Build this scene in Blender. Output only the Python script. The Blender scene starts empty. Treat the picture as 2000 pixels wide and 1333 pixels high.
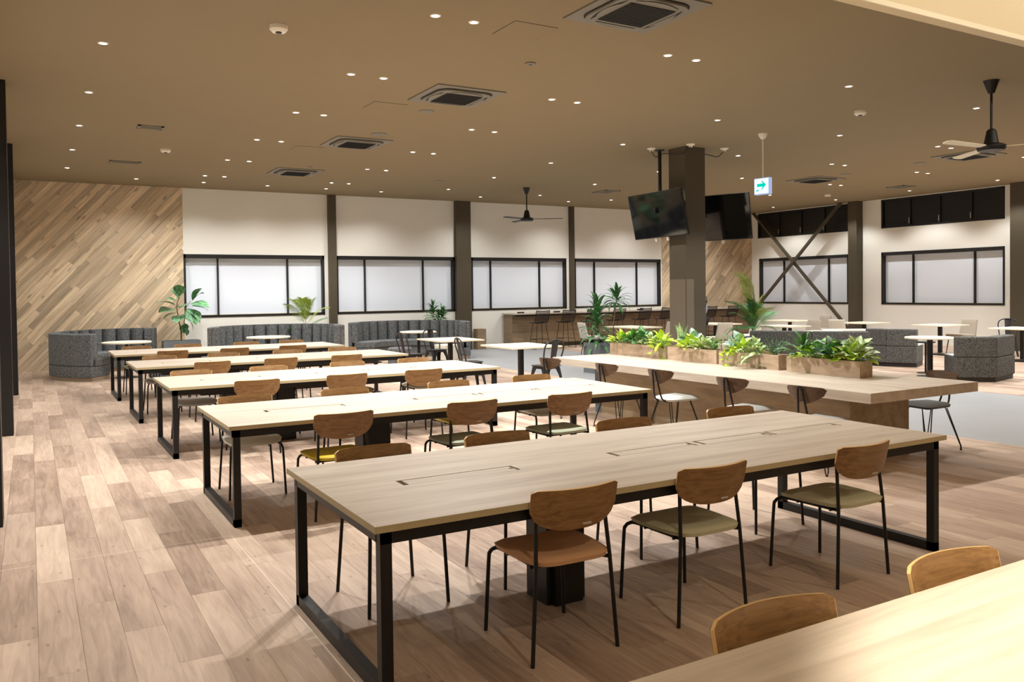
import bpy, bmesh, math, random
from mathutils import Vector, Matrix, Euler
R = math.radians
PI = math.pi
random.seed(7)
scn = bpy.context.scene
col = scn.collection

# ------------------------------------------------------------------ camera, world, exposure
F_PX, YAW, PITCH, ROLL, EYE, CY = 1623.77, 0.5252, 0.0210, -0.0120, 1.6412, 603.2
cam_d = bpy.data.cameras.new('camera')
cam_d.sensor_fit = 'HORIZONTAL'
cam_d.sensor_width = 36.0
cam_d.lens = 36.0 * F_PX / 2000.0
cam_d.shift_y = -(666.5 - CY) / 2000.0
cam_d.clip_start = 0.05
cam = bpy.data.objects.new('camera', cam_d)
col.objects.link(cam)
fw = Vector((math.sin(YAW) * math.cos(PITCH), math.cos(YAW) * math.cos(PITCH), -math.sin(PITCH)))
rt = Vector((math.cos(YAW), -math.sin(YAW), 0))
up = rt.cross(fw)
r2 = math.cos(ROLL) * rt + math.sin(ROLL) * up
u2 = -math.sin(ROLL) * rt + math.cos(ROLL) * up
cam.matrix_world = Matrix(((r2.x, u2.x, -fw.x, 0), (r2.y, u2.y, -fw.y, 0), (r2.z, u2.z, -fw.z, EYE), (0, 0, 0, 1)))
scn.camera = cam
scn.view_settings.view_transform = 'Standard'
scn.view_settings.look = 'None'
scn.view_settings.gamma = 1.0
scn.view_settings.use_curve_mapping = False
scn.view_settings.exposure = -0.04
world = bpy.data.worlds.new('world')
world.use_nodes = True
world.node_tree.nodes['Background'].inputs[0].default_value = (0.02, 0.022, 0.03, 1)
world.node_tree.nodes['Background'].inputs[1].default_value = 0.3
scn.world = world
SPOT_W = 225.0          # each recessed downlight
WASH_W = 170.0          # wall washers in front of the windows
SPOT_COL = (1.0, 0.98, 0.95)
ROW_GAIN = [1.75, .88, .68, .64, .64, .62]   # rows from the viewer to the back windows
HALL_W = 2600.0          # the higher hall behind the viewer
HALL_COL = (1.0, 0.90, 0.75)


def project(p):
    d = Vector(p) - Vector((0, 0, EYE))
    z = d.dot(fw)
    if z < 0.2:
        return None
    return 1000 + F_PX * d.dot(r2) / z, CY - F_PX * d.dot(u2) / z


# ------------------------------------------------------------------ helpers
def lin(r, g, b):
    f = lambda c: (c / 255 / 12.92) if c / 255 <= 0.04045 else ((c / 255 + 0.055) / 1.055) ** 2.4
    return (f(r), f(g), f(b), 1.0)


class MB:
    def __init__(self):
        self.v, self.f = [], []

    def add(self, vs, fs):
        n = len(self.v)
        self.v += [tuple(p) for p in vs]
        self.f += [tuple(i + n for i in q) for q in fs]
        return self

    def box(self, c, s, M=None):
        x, y, z = s[0] / 2, s[1] / 2, s[2] / 2
        vs = [Vector((a * x, b * y, d * z)) for d in (-1, 1) for b in (-1, 1) for a in (-1, 1)]
        if M is not None:
            vs = [M @ p for p in vs]
        vs = [p + Vector(c) for p in vs]
        return self.add(vs, [(0, 2, 3, 1), (4, 5, 7, 6), (0, 1, 5, 4), (2, 6, 7, 3), (0, 4, 6, 2), (1, 3, 7, 5)])

    def span(self, a, b):
        return self.box([(a[i] + b[i]) / 2 for i in range(3)], [abs(b[i] - a[i]) for i in range(3)])

    def tube(self, path, r, n=8, r1=None):
        P = [Vector(p) for p in path]
        k = len(P)
        vs = []
        prev = None
        for i, p in enumerate(P):
            t = (P[min(i + 1, k - 1)] - P[max(i - 1, 0)]).normalized()
            if prev is None:
                a = t.orthogonal().normalized()
            else:
                a = (prev - t * prev.dot(t)).normalized()
            prev = a
            b = t.cross(a)
            rr = r if r1 is None else r + (r1 - r) * i / (k - 1)
            vs += [p + rr * (math.cos(2 * PI * j / n) * a + math.sin(2 * PI * j / n) * b) for j in range(n)]
        fs = []
        for i in range(k - 1):
            for j in range(n):
                fs.append((i * n + j, i * n + (j + 1) % n, (i + 1) * n + (j + 1) % n, (i + 1) * n + j))
        fs.append(tuple(range(n - 1, -1, -1)))
        fs.append(tuple((k - 1) * n + j for j in range(n)))
        return self.add(vs, fs)

    def bar(self, a, b, w, h, upv=(0, 0, 1)):
        a, b = Vector(a), Vector(b)
        d = b - a
        x = d.normalized()
        y = Vector(upv).cross(x).normalized()
        z = x.cross(y)
        M = Matrix((x, y, z)).transposed()
        return self.box((a + b) / 2, (d.length, w, h), M)

    def lathe(self, prof, n=20, c=(0, 0, 0)):
        vs, fs = [], []
        for (r, z) in prof:
            vs += [(c[0] + r * math.cos(2 * PI * j / n), c[1] + r * math.sin(2 * PI * j / n), c[2] + z) for j in range(n)]
        for i in range(len(prof) - 1):
            for j in range(n):
                fs.append((i * n + j, i * n + (j + 1) % n, (i + 1) * n + (j + 1) % n, (i + 1) * n + j))
        fs.append(tuple(range(n - 1, -1, -1)))
        m = (len(prof) - 1) * n
        fs.append(tuple(m + j for j in range(n)))
        return self.add(vs, fs)

    def prism(self, poly, z0, z1):
        n = len(poly)
        vs = [(x, y, z0) for x, y in poly] + [(x, y, z1) for x, y in poly]
        fs = [tuple(range(n - 1, -1, -1)), tuple(range(n, 2 * n))]
        fs += [(i, (i + 1) % n, n + (i + 1) % n, n + i) for i in range(n)]
        return self.add(vs, fs)

    def sheet(self, top, bot, nu, nv):
        """closed solid between two surfaces top(u,v) / bot(u,v)"""
        vs = [top(i / nu, j / nv) for i in range(nu + 1) for j in range(nv + 1)]
        vs += [bot(i / nu, j / nv) for i in range(nu + 1) for j in range(nv + 1)]
        m = (nu + 1) * (nv + 1)
        id_ = lambda i, j: i * (nv + 1) + j
        fs = []
        for i in range(nu):
            for j in range(nv):
                q = (id_(i, j), id_(i + 1, j), id_(i + 1, j + 1), id_(i, j + 1))
                fs.append(q)
                fs.append(tuple(m + k for k in reversed(q)))
        for i in range(nu):
            for j in (0, nv):
                a, b = id_(i, j), id_(i + 1, j)
                fs.append((b, a, a + m, b + m) if j == 0 else (a, b, b + m, a + m))
        for j in range(nv):
            for i in (0, nu):
                a, b = id_(i, j), id_(i, j + 1)
                fs.append((a, b, b + m, a + m) if i == 0 else (b, a, a + m, b + m))
        return self.add(vs, fs)

    def mesh(self, name, smooth=None, bevel=0.0, seg=2):
        me = bpy.data.meshes.new(name)
        me.from_pydata(self.v, [], self.f)
        bm = bmesh.new()
        bm.from_mesh(me)
        bmesh.ops.recalc_face_normals(bm, faces=bm.faces)
        if bevel > 0:
            es = [e for e in bm.edges if len(e.link_faces) == 2 and e.calc_face_angle(0) > 0.5]
            bmesh.ops.bevel(bm, geom=es, offset=bevel, segments=seg, affect='EDGES', profile=0.5)
        bm.to_mesh(me)
        bm.free()
        if smooth:
            for p in me.polygons:
                p.use_smooth = True
            me.set_sharp_from_angle(angle=R(smooth))
        return me

    def build(self, name, mat, parent=None, loc=None, rz=None, smooth=None, bevel=0.0, seg=2):
        return mobj(name, self.mesh(name, smooth, bevel, seg), mat, parent, loc, rz)


def mobj(name, me, mat=None, parent=None, loc=None, rz=None):
    if mat is not None and not me.materials:
        me.materials.append(mat)
    o = bpy.data.objects.new(name, me)
    col.objects.link(o)
    if parent is not None:
        o.parent = parent
    if loc is not None:
        o.location = loc
    if rz is not None:
        o.rotation_euler = (0, 0, rz)
    if mat is not None and me.materials[0] != mat:
        o.material_slots[0].link = 'OBJECT'
        o.material_slots[0].material = mat
    return o


def tag(o, label, cat=None, group=None, kind=None):
    if label:
        o['label'] = label
    if cat:
        o['category'] = cat
    if group:
        o['group'] = group
    if kind:
        o['kind'] = kind
    return o


def thing(name, label, cat, loc=(0, 0, 0), rz=0.0, group=None):
    o = bpy.data.objects.new(name, None)
    o.empty_display_size = 0.1
    col.objects.link(o)
    o.location = loc
    o.rotation_euler = (0, 0, rz)
    return tag(o, label, cat, group)


def copy_tree(o, parent=None):
    c = o.copy()
    col.objects.link(c)
    if parent is not None:
        c.parent = parent
    for ch in o.children:
        copy_tree(ch, c)
    return c


def dup(root, loc, rz, label, group=None):
    c = copy_tree(root)
    c.location = loc
    c.rotation_euler = (0, 0, rz)
    c['label'] = label
    if group:
        c['group'] = group
    return c


def arcpath(pts, n=6):
    """Catmull-Rom through points"""
    P = [Vector(p) for p in pts]
    P = [2 * P[0] - P[1]] + P + [2 * P[-1] - P[-2]]
    out = []
    for i in range(1, len(P) - 2):
        for k in range(n):
            t = k / n
            a, b, c, d = P[i - 1:i + 3]
            out.append(0.5 * ((2 * b) + (c - a) * t + (2 * a - 5 * b + 4 * c - d) * t * t + (3 * b - a - 3 * c + d) * t ** 3))
    out.append(P[-2])
    return out


# ------------------------------------------------------------------ materials
def new_mat(name):
    m = bpy.data.materials.new(name)
    m.use_nodes = True
    nt = m.node_tree
    return m, nt, nt.nodes['Principled BSDF']


def plain(name, c, rough=0.5, metal=0.0, spec=0.5, noise=0.0, nscale=8.0, bump=0.0, bscale=60.0):
    m, nt, b = new_mat(name)
    b.inputs['Base Color'].default_value = c
    b.inputs['Roughness'].default_value = rough
    b.inputs['Metallic'].default_value = metal
    b.inputs['Specular IOR Level'].default_value = spec
    tc = nt.nodes.new('ShaderNodeTexCoord')
    if noise:
        n = nt.nodes.new('ShaderNodeTexNoise')
        n.inputs['Scale'].default_value = nscale
        n.inputs['Detail'].default_value = 5
        nt.links.new(tc.outputs['Object'], n.inputs['Vector'])
        mx = nt.nodes.new('ShaderNodeMix')
        mx.data_type = 'RGBA'
        mx.inputs[6].default_value = tuple(x * (1 - noise) for x in c[:3]) + (1,)
        mx.inputs[7].default_value = tuple(min(1, x * (1 + noise)) for x in c[:3]) + (1,)
        nt.links.new(n.outputs['Fac'], mx.inputs[0])
        nt.links.new(mx.outputs[2], b.inputs['Base Color'])
    if bump:
        n2 = nt.nodes.new('ShaderNodeTexNoise')
        n2.inputs['Scale'].default_value = bscale
        nt.links.new(tc.outputs['Object'], n2.inputs['Vector'])
        bp = nt.nodes.new('ShaderNodeBump')
        bp.inputs['Strength'].default_value = bump
        bp.inputs['Distance'].default_value = 0.01
        nt.links.new(n2.outputs['Fac'], bp.inputs['Height'])
        nt.links.new(bp.outputs['Normal'], b.inputs['Normal'])
    return m


def ramp(nt, stops):
    r = nt.nodes.new('ShaderNodeValToRGB')
    el = r.color_ramp.elements
    while len(el) < len(stops):
        el.new(0.5)
    for e, (p, c) in zip(el, stops):
        e.position = p
        e.color = c
    return r


def math_n(nt, op, a, b=None):
    n = nt.nodes.new('ShaderNodeMath')
    n.operation = op
    for i, x in enumerate((a, b)):
        if x is None:
            continue
        if isinstance(x, (int, float)):
            n.inputs[i].default_value = x
        else:
            nt.links.new(x, n.inputs[i])
    return n.outputs[0]


def wood(name, dark, mid, light, stretch=(1.2, 14, 14), rough=0.45, rand=0.0, knots=0.0, world_planks=False, bump=0.05, offs=True):
    """grain runs along local X; rand = tint spread between pieces (by object)"""
    m, nt, b = new_mat(name)
    L = nt.links.new
    tc = nt.nodes.new('ShaderNodeTexCoord')
    mp = nt.nodes.new('ShaderNodeMapping')
    mp.inputs['Scale'].default_value = stretch
    oi = nt.nodes.new('ShaderNodeObjectInfo')
    cmb = nt.nodes.new('ShaderNodeCombineXYZ')
    L(math_n(nt, 'MULTIPLY', oi.outputs['Random'], 37.0), cmb.inputs[0])
    L(math_n(nt, 'MULTIPLY', oi.outputs['Random'], 91.0), cmb.inputs[1])
    if offs:
        L(cmb.outputs[0], mp.inputs['Location'])
    L(tc.outputs['Object'], mp.inputs['Vector'])
    n = nt.nodes.new('ShaderNodeTexNoise')
    n.inputs['Scale'].default_value = 1.0
    n.inputs['Detail'].default_value = 7
    n.inputs['Roughness'].default_value = 0.62
    n.inputs['Distortion'].default_value = 0.6
    L(mp.outputs[0], n.inputs['Vector'])
    rp = ramp(nt, [(0.28, dark), (0.5, mid), (0.72, light)])
    L(n.outputs['Fac'], rp.inputs[0])
    out = rp.outputs[0]
    if knots:
        mk = nt.nodes.new('ShaderNodeMapping')
        mk.inputs['Scale'].default_value = (2.2, 7, 7)
        if offs:
            L(cmb.outputs[0], mk.inputs['Location'])
        L(tc.outputs['Object'], mk.inputs['Vector'])
        vo = nt.nodes.new('ShaderNodeTexVoronoi')
        vo.inputs['Scale'].default_value = 1.0
        L(mk.outputs[0], vo.inputs['Vector'])
        kr = ramp(nt, [(0.0, (1, 1, 1, 1)), (0.10, (0.6, 0.6, 0.6, 1)), (0.2, (0, 0, 0, 1))])
        L(vo.outputs['Distance'], kr.inputs[0])
        mx = nt.nodes.new('ShaderNodeMix')
        mx.data_type = 'RGBA'
        L(math_n(nt, 'MULTIPLY', kr.outputs[0], knots), mx.inputs[0])
        L(out, mx.inputs[6])
        mx.inputs[7].default_value = tuple(x * 0.35 for x in dark[:3]) + (1,)
        out = mx.outputs[2]
    if rand:
        hsv = nt.nodes.new('ShaderNodeHueSaturation')
        L(math_n(nt, 'ADD', math_n(nt, 'MULTIPLY', oi.outputs['Random'], 2 * rand), 1 - rand), hsv.inputs['Value'])
        L(out, hsv.inputs['Color'])
        out = hsv.outputs[0]
    L(out, b.inputs['Base Color'])
    b.inputs['Roughness'].default_value = rough
    if bump:
        bp = nt.nodes.new('ShaderNodeBump')
        bp.inputs['Strength'].default_value = bump
        bp.inputs['Distance'].default_value = 0.004
        L(n.outputs['Fac'], bp.inputs['Height'])
        L(bp.outputs['Normal'], b.inputs['Normal'])
    return m


PW, PLEN = 0.182, 1.36


def floor_mat():
    """vinyl oak planks: tint and figure per plank, found from the plank's place on the floor grid"""
    m, nt, b = new_mat('floor_oak')
    L = nt.links.new
    ge = nt.nodes.new('ShaderNodeNewGeometry')
    sp = nt.nodes.new('ShaderNodeSeparateXYZ')
    L(ge.outputs['Position'], sp.inputs[0])
    i = math_n(nt, 'FLOOR', math_n(nt, 'DIVIDE', sp.outputs[0], PW))
    sh = math_n(nt, 'FRACT', math_n(nt, 'MULTIPLY', i, 0.37))
    j = math_n(nt, 'FLOOR', math_n(nt, 'ADD', math_n(nt, 'DIVIDE', sp.outputs[1], PLEN), sh))
    cb = nt.nodes.new('ShaderNodeCombineXYZ')
    L(i, cb.inputs[0])
    L(j, cb.inputs[1])
    wn = nt.nodes.new('ShaderNodeTexWhiteNoise')
    wn.noise_dimensions = '2D'
    L(cb.outputs[0], wn.inputs['Vector'])
    # grain along Y, offset per plank
    off = nt.nodes.new('ShaderNodeVectorMath')
    off.operation = 'SCALE'
    L(wn.outputs['Color'], off.inputs[0])
    off.inputs['Scale'].default_value = 40.0
    ad = nt.nodes.new('ShaderNodeVectorMath')
    ad.operation = 'ADD'
    L(ge.outputs['Position'], ad.inputs[0])
    L(off.outputs[0], ad.inputs[1])
    mp = nt.nodes.new('ShaderNodeMapping')
    mp.inputs['Scale'].default_value = (24, 1.8, 1)
    L(ad.outputs[0], mp.inputs['Vector'])
    n = nt.nodes.new('ShaderNodeTexNoise')
    n.inputs['Scale'].default_value = 1.0
    n.inputs['Detail'].default_value = 7
    n.inputs['Roughness'].default_value = 0.6
    n.inputs['Distortion'].default_value = 1.2
    L(mp.outputs[0], n.inputs['Vector'])
    mp2 = nt.nodes.new('ShaderNodeMapping')
    mp2.inputs['Scale'].default_value = (5, 1.1, 1)
    L(ad.outputs[0], mp2.inputs['Vector'])
    n2 = nt.nodes.new('ShaderNodeTexNoise')
    n2.inputs['Scale'].default_value = 1.0
    n2.inputs['Detail'].default_value = 3
    L(mp2.outputs[0], n2.inputs['Vector'])
    fac = math_n(nt, 'ADD', math_n(nt, 'MULTIPLY', n.outputs['Fac'], 0.46), math_n(nt, 'MULTIPLY', n2.outputs['Fac'], 0.32))
    fac = math_n(nt, 'ADD', fac, math_n(nt, 'MULTIPLY', wn.outputs['Value'], 0.24))
    rp = ramp(nt, [(0.30, FLOOR_C[0]), (0.5, FLOOR_C[1]), (0.70, FLOOR_C[2])])
    L(fac, rp.inputs[0])
    # sparse knots
    mk = nt.nodes.new('ShaderNodeMapping')
    mk.inputs['Scale'].default_value = (5.5, 1.9, 1)
    L(ad.outputs[0], mk.inputs['Vector'])
    vo = nt.nodes.new('ShaderNodeTexVoronoi')
    vo.voronoi_dimensions = '2D'
    vo.inputs['Scale'].default_value = 0.9
    L(mk.outputs[0], vo.inputs['Vector'])
    kr = ramp(nt, [(0.0, (0.6, 0.6, 0.6, 1)), (0.02, (0.35, 0.35, 0.35, 1)), (0.05, (0, 0, 0, 1))])
    L(vo.outputs['Distance'], kr.inputs[0])
    mx = nt.nodes.new('ShaderNodeMix')
    mx.data_type = 'RGBA'
    L(kr.outputs[0], mx.inputs[0])
    L(rp.outputs[0], mx.inputs[6])
    mx.inputs[7].default_value = lin(84, 60, 44)
    L(mx.outputs[2], b.inputs['Base Color'])
    b.inputs['Roughness'].default_value = 0.42
    b.inputs['Specular IOR Level'].default_value = 0.35
    bp = nt.nodes.new('ShaderNodeBump')
    bp.inputs['Strength'].default_value = 0.06
    bp.inputs['Distance'].default_value = 0.003
    L(n.outputs['Fac'], bp.inputs['Height'])
    L(bp.outputs['Normal'], b.inputs['Normal'])
    return m


def tweed(name, dark, light, scale=1.0):
    m, nt, b = new_mat(name)
    L = nt.links.new
    tc = nt.nodes.new('ShaderNodeTexCoord')
    outs = []
    for s in ((70 * scale, 70 * scale, 14 * scale), (16 * scale, 16 * scale, 80 * scale)):
        mp = nt.nodes.new('ShaderNodeMapping')
        mp.inputs['Scale'].default_value = s
        L(tc.outputs['Object'], mp.inputs['Vector'])
        n = nt.nodes.new('ShaderNodeTexNoise')
        n.inputs['Scale'].default_value = 1.0
        n.inputs['Detail'].default_value = 3
        L(mp.outputs[0], n.inputs['Vector'])
        outs.append(n.outputs['Fac'])
    f = math_n(nt, 'MULTIPLY', math_n(nt, 'ADD', outs[0], outs[1]), 0.5)
    rp = ramp(nt, [(0.40, dark), (0.60, light)])
    L(f, rp.inputs[0])
    L(rp.outputs[0], b.inputs['Base Color'])
    b.inputs['Roughness'].default_value = 0.95
    b.inputs['Specular IOR Level'].default_value = 0.1
    return m


def leaf_mat(name, edge, mid, stripes=0.0):
    """stripe pattern across the leaf (local x), tint by object"""
    m, nt, b = new_mat(name)
    L = nt.links.new
    tc = nt.nodes.new('ShaderNodeTexCoord')
    mp = nt.nodes.new('ShaderNodeMapping')
    mp.inputs['Scale'].default_value = (30, 14, 10)
    L(tc.outputs['Object'], mp.inputs['Vector'])
    n = nt.nodes.new('ShaderNodeTexNoise')
    n.inputs['Scale'].default_value = 1.0
    L(mp.outputs[0], n.inputs['Vector'])
    rp = ramp(nt, [(0.40, edge), (0.60, mid)])
    L(n.outputs['Fac'], rp.inputs[0])
    oi = nt.nodes.new('ShaderNodeObjectInfo')
    hsv = nt.nodes.new('ShaderNodeHueSaturation')
    L(math_n(nt, 'ADD', math_n(nt, 'MULTIPLY', oi.outputs['Random'], 0.5), 0.75), hsv.inputs['Value'])
    L(rp.outputs[0], hsv.inputs['Color'])
    L(hsv.outputs[0], b.inputs['Base Color'])
    b.inputs['Roughness'].default_value = 0.4
    b.inputs['Subsurface Weight'].default_value = 0.0
    return m


def emit(name, c, s):
    m = bpy.data.materials.new(name)
    m.use_nodes = True
    nt = m.node_tree
    nt.nodes.remove(nt.nodes['Principled BSDF'])
    e = nt.nodes.new('ShaderNodeEmission')
    e.inputs[0].default_value = c
    e.inputs[1].default_value = s
    nt.links.new(e.outputs[0], nt.nodes['Material Output'].inputs[0])
    return m


FLOOR_C = (lin(132, 110, 95), lin(174, 151, 133), lin(206, 184, 163))
M = {}
M['floor'] = floor_mat()
M['seam'] = plain('floor_seam', lin(225, 210, 190), 0.5)
M['underlay'] = plain('floor_joint', lin(158, 136, 118), 0.8)
M['tile'] = plain('grey_vinyl', lin(150, 152, 154), 0.45, noise=0.08, nscale=3.0)
M['white'] = plain('white_plaster', lin(234, 232, 224), 0.9, spec=0.2, bump=0.05, bscale=40)
M['beige'] = plain('beige_plaster', lin(222, 205, 172), 0.9, spec=0.2)
M['trimw'] = plain('cream_trim', lin(240, 228, 200), 0.6)
M['ceil'] = plain('brown_ceiling_paint', lin(144, 129, 104), 0.95, spec=0.1, noise=0.03, nscale=2.0)
M['steel'] = plain('brown_steel_paint', lin(74, 66, 50), 0.55, noise=0.06, nscale=6)
M['pillar'] = plain('olive_brown_paint', lin(80, 72, 57), 0.7, noise=0.05, nscale=6)
M['pillar_low'] = plain('taupe_guard', lin(112, 102, 86), 0.7)
M['black'] = plain('black_metal', lin(26, 24, 24), 0.45, metal=0.3)
M['blackf'] = plain('black_window_frame', lin(20, 19, 20), 0.5)
M['night'] = plain('dark_night_pane', lin(16, 17, 16), 0.35, noise=0.3, nscale=40)
M['blind'] = plain('roller_blind_fabric', lin(226, 233, 244), 0.85, spec=0.2)
M['glass'] = plain('window_glass', lin(20, 24, 30), 0.05)
M['table'] = wood('pale_oak_top', lin(170, 155, 140), lin(190, 177, 161), lin(206, 194, 178), (0.9, 11, 11), 0.40, knots=0.12, bump=0.02)
M['tedge'] = plain('table_edge_band', lin(178, 162, 126), 0.55)
M['groove'] = plain('lid_groove', lin(92, 60, 38), 0.7)
M['cafe'] = plain('cream_laminate', lin(236, 226, 200), 0.45, noise=0.03)
M['cafe_edge'] = plain('cream_edge', lin(206, 188, 150), 0.5)
M['oak'] = wood('oak_veneer', lin(104, 74, 42), lin(134, 98, 58), lin(154, 118, 74), (2.0, 55, 55), 0.42, rand=0.07, bump=0.03)
M['ply'] = plain('ply_edge', lin(214, 176, 118), 0.5)
M['walnut'] = wood('walnut_veneer', lin(62, 44, 30), lin(84, 62, 44), lin(102, 78, 56), (2.0, 36, 36), 0.4, bump=0.02)
M['box'] = wood('oak_panel', lin(140, 120, 94), lin(164, 144, 116), lin(182, 162, 132), (1.6, 9, 9), 0.5, knots=0.25, bump=0.02)
M['bar'] = wood('bar_front_wood', lin(116, 96, 74), lin(142, 120, 94), lin(160, 138, 110), (1.0, 14, 9), 0.5, bump=0.02)
M['clad'] = wood('diagonal_board', lin(164, 140, 112), lin(201, 180, 150), lin(228, 209, 180), (0.8, 17, 17), 0.55, rand=0.28, knots=0.85, bump=0.03)
M['planter_wood'] = wood('planter_box_wood', lin(148, 124, 102), lin(178, 154, 130), lin(196, 174, 150), (3, 12, 12), 0.5, knots=0.3, bump=0.02)
M['tweed'] = tweed('grey_tweed', lin(58, 60, 62), lin(132, 135, 136), 1.9)
M['tweed_d'] = tweed('charcoal_tweed', lin(44, 44, 44), lin(116, 116, 112), 2.4)
M['tweed_l'] = plain('light_grey_cloth', lin(176, 182, 184), 0.9, noise=0.08, nscale=60)
M['plinth'] = plain('sofa_plinth', lin(150, 132, 110), 0.6)
M['plinth_d'] = plain('dark_sofa_plinth', lin(44, 40, 38), 0.6)
M['planter'] = plain('slate_grey_planter', lin(112, 120, 124), 0.6, noise=0.06)
M['soil'] = plain('dark_soil', lin(60, 46, 34), 0.95, noise=0.3, nscale=60)
M['gravel'] = plain('pale_gravel', lin(176, 150, 120), 0.95, noise=0.3, nscale=90)
M['screen'] = plain('tv_screen', lin(8, 9, 10), 0.06, spec=0.6)
M['tvshell'] = plain('tv_shell', lin(18, 18, 19), 0.4)
M['acgrey'] = plain('grey_ac_plastic', lin(122, 117, 106), 0.6)
M['acdark'] = plain('ac_slot', lin(26, 24, 24), 0.8)
M['grille'] = plain('ac_grille', lin(34, 34, 33), 0.7)
M['whitep'] = plain('white_plastic', lin(236, 228, 212), 0.5)
M['silver'] = plain('brushed_steel', lin(190, 190, 188), 0.3, metal=0.8)
M['gun'] = plain('gunmetal_paint', lin(58, 58, 60), 0.35, metal=0.6)
M['cloth_cream'] = plain('cream_upholstery', lin(216, 212, 198), 0.8, noise=0.04, nscale=40)
M['cloth_taupe'] = plain('taupe_upholstery', lin(172, 162, 148), 0.85, noise=0.05, nscale=40)
M['pad_white'] = plain('pale_grey_pad', lin(204, 208, 204), 0.6, noise=0.04)
M['pad_dark'] = plain('charcoal_pad', lin(84, 84, 82), 0.65)
M['skin'] = plain('skin', lin(206, 160, 130), 0.6)
M['hair'] = plain('dark_hair', lin(28, 24, 22), 0.6)
M['shirt'] = plain('navy_cloth', lin(44, 40, 50), 0.9)
M['sleeve'] = plain('pale_blue_cloth', lin(176, 186, 214), 0.9)
M['trouser'] = plain('black_trouser_cloth', lin(28, 28, 32), 0.9)
M['lens'] = emit('lamp_lens', (1, 0.95, 0.86, 1), 14.0)
M['lens'].cycles.emission_sampling = 'NONE'
M['signface'] = emit('sign_face', (0.78, 0.97, 1.0, 1), 1.4)
M['signside'] = emit('sign_side', (0.55, 0.68, 1.0, 1), 0.75)
M['signgreen'] = emit('sign_arrow', (0.0, 0.72, 0.52, 1), 1.0)
SEAT = {k: plain('seat_' + k, lin(*c), 0.5, noise=0.05, nscale=20) for k, c in dict(
    tan=(204, 158, 118), olive=(194, 190, 158), sage=(158, 164, 140), mustard=(200, 176, 36), cream=(214, 212, 194), russet=(122, 76, 58), grey=(170, 170, 164)).items()}
LEAF = {
    'lime': leaf_mat('lime_leaf', lin(150, 190, 40), lin(196, 220, 70)),
    'green': leaf_mat('green_leaf', lin(70, 130, 50), lin(120, 170, 70)),
    'dark': leaf_mat('dark_leaf', lin(30, 84, 44), lin(90, 140, 70)),
    'pale': leaf_mat('variegated_leaf', lin(120, 160, 90), lin(214, 222, 170)),
    'blue': leaf_mat('blue_grey_leaf', lin(120, 160, 140), lin(190, 214, 200)),
    'ficus': leaf_mat('ficus_leaf', lin(52, 104, 66), lin(120, 170, 120)),
    'palm': leaf_mat('palm_leaf', lin(40, 96, 54), lin(92, 146, 80)),
    'palmy': leaf_mat('yellow_palm_leaf', lin(120, 150, 50), lin(178, 190, 80)),
}
M['stem'] = plain('plant_stem', lin(120, 98, 66), 0.8)
M['gstem'] = plain('green_stem', lin(96, 140, 60), 0.7)

# ------------------------------------------------------------------ setting
XW, YW, ZC = 21.51, 21.08, 4.193          # right wall, back wall, ceiling
XL, YF, ZU, YS = -0.44, -4.5, 5.7, 4.87   # left wall, wall behind the viewer, upper ceiling, ceiling step


def struct(name, mb, mat, **k):
    o = mb.build(name, mat, **k)
    o['kind'] = 'structure'
    return o


def holes(mb, axis, c0, c1, a0, a1, z0, z1, hs):
    """wall slab with rectangular openings; hs = (a_min, a_max, z_min, z_max)"""
    A = sorted({a0, a1, *[h[0] for h in hs], *[h[1] for h in hs]})
    Z = sorted({z0, z1, *[h[2] for h in hs], *[h[3] for h in hs]})
    for i in range(len(A) - 1):
        for j in range(len(Z) - 1):
            am, zm = (A[i] + A[i + 1]) / 2, (Z[j] + Z[j + 1]) / 2
            if any(h[0] < am < h[1] and h[2] < zm < h[3] for h in hs):
                continue
            if axis == 'x':
                mb.span((A[i], c0, Z[j]), (A[i + 1], c1, Z[j + 1]))
            else:
                mb.span((c0, A[i], Z[j]), (c1, A[i + 1], Z[j + 1]))
    return mb


floor = struct('floor', MB().span((XL - .2, YF - .2, -.12), (XW + .3, YW + .3, -.006)), M['underlay'])
tag(floor, 'pale oak plank floor with a broad grey strip')
# --- floor boards
G0, G1 = 8.70, 12.66
rows = []
i0, i1 = math.floor(XL / PW), math.ceil(XW / PW)
for i in range(i0, i1):
    x0, x1 = max(i * PW, XL), min((i + 1) * PW, XW)
    for seg0, seg1 in ((XL, G0), (G1, XW)):
        a, b = max(x0, seg0), min(x1, seg1)
        if b - a < .01:
            continue
        sh = (i * .37) % 1.0
        j0, j1 = math.floor(YF / PLEN + sh) - 1, math.ceil(YW / PLEN + sh) + 1
        for j in range(j0, j1):
            y0, y1 = max((j - sh) * PLEN, YF), min((j + 1 - sh) * PLEN, YW)
            if y1 - y0 > .01:
                rows.append((a, b, y0, y1))


def area(q):
    a, b, y0, y1 = q
    P = [project(p) for p in ((a, y0, 0), (b, y0, 0), (b, y1, 0), (a, y1, 0))]
    if any(p is None for p in P):
        return 0
    if not any(-20 < p[0] < 2020 and -20 < p[1] < 1353 for p in P):
        return 0
    if P[0][1] > 1420:
        return 0
    return abs(sum(P[k][0] * P[(k + 1) % 4][1] - P[(k + 1) % 4][0] * P[k][1] for k in range(4))) / 2


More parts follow.
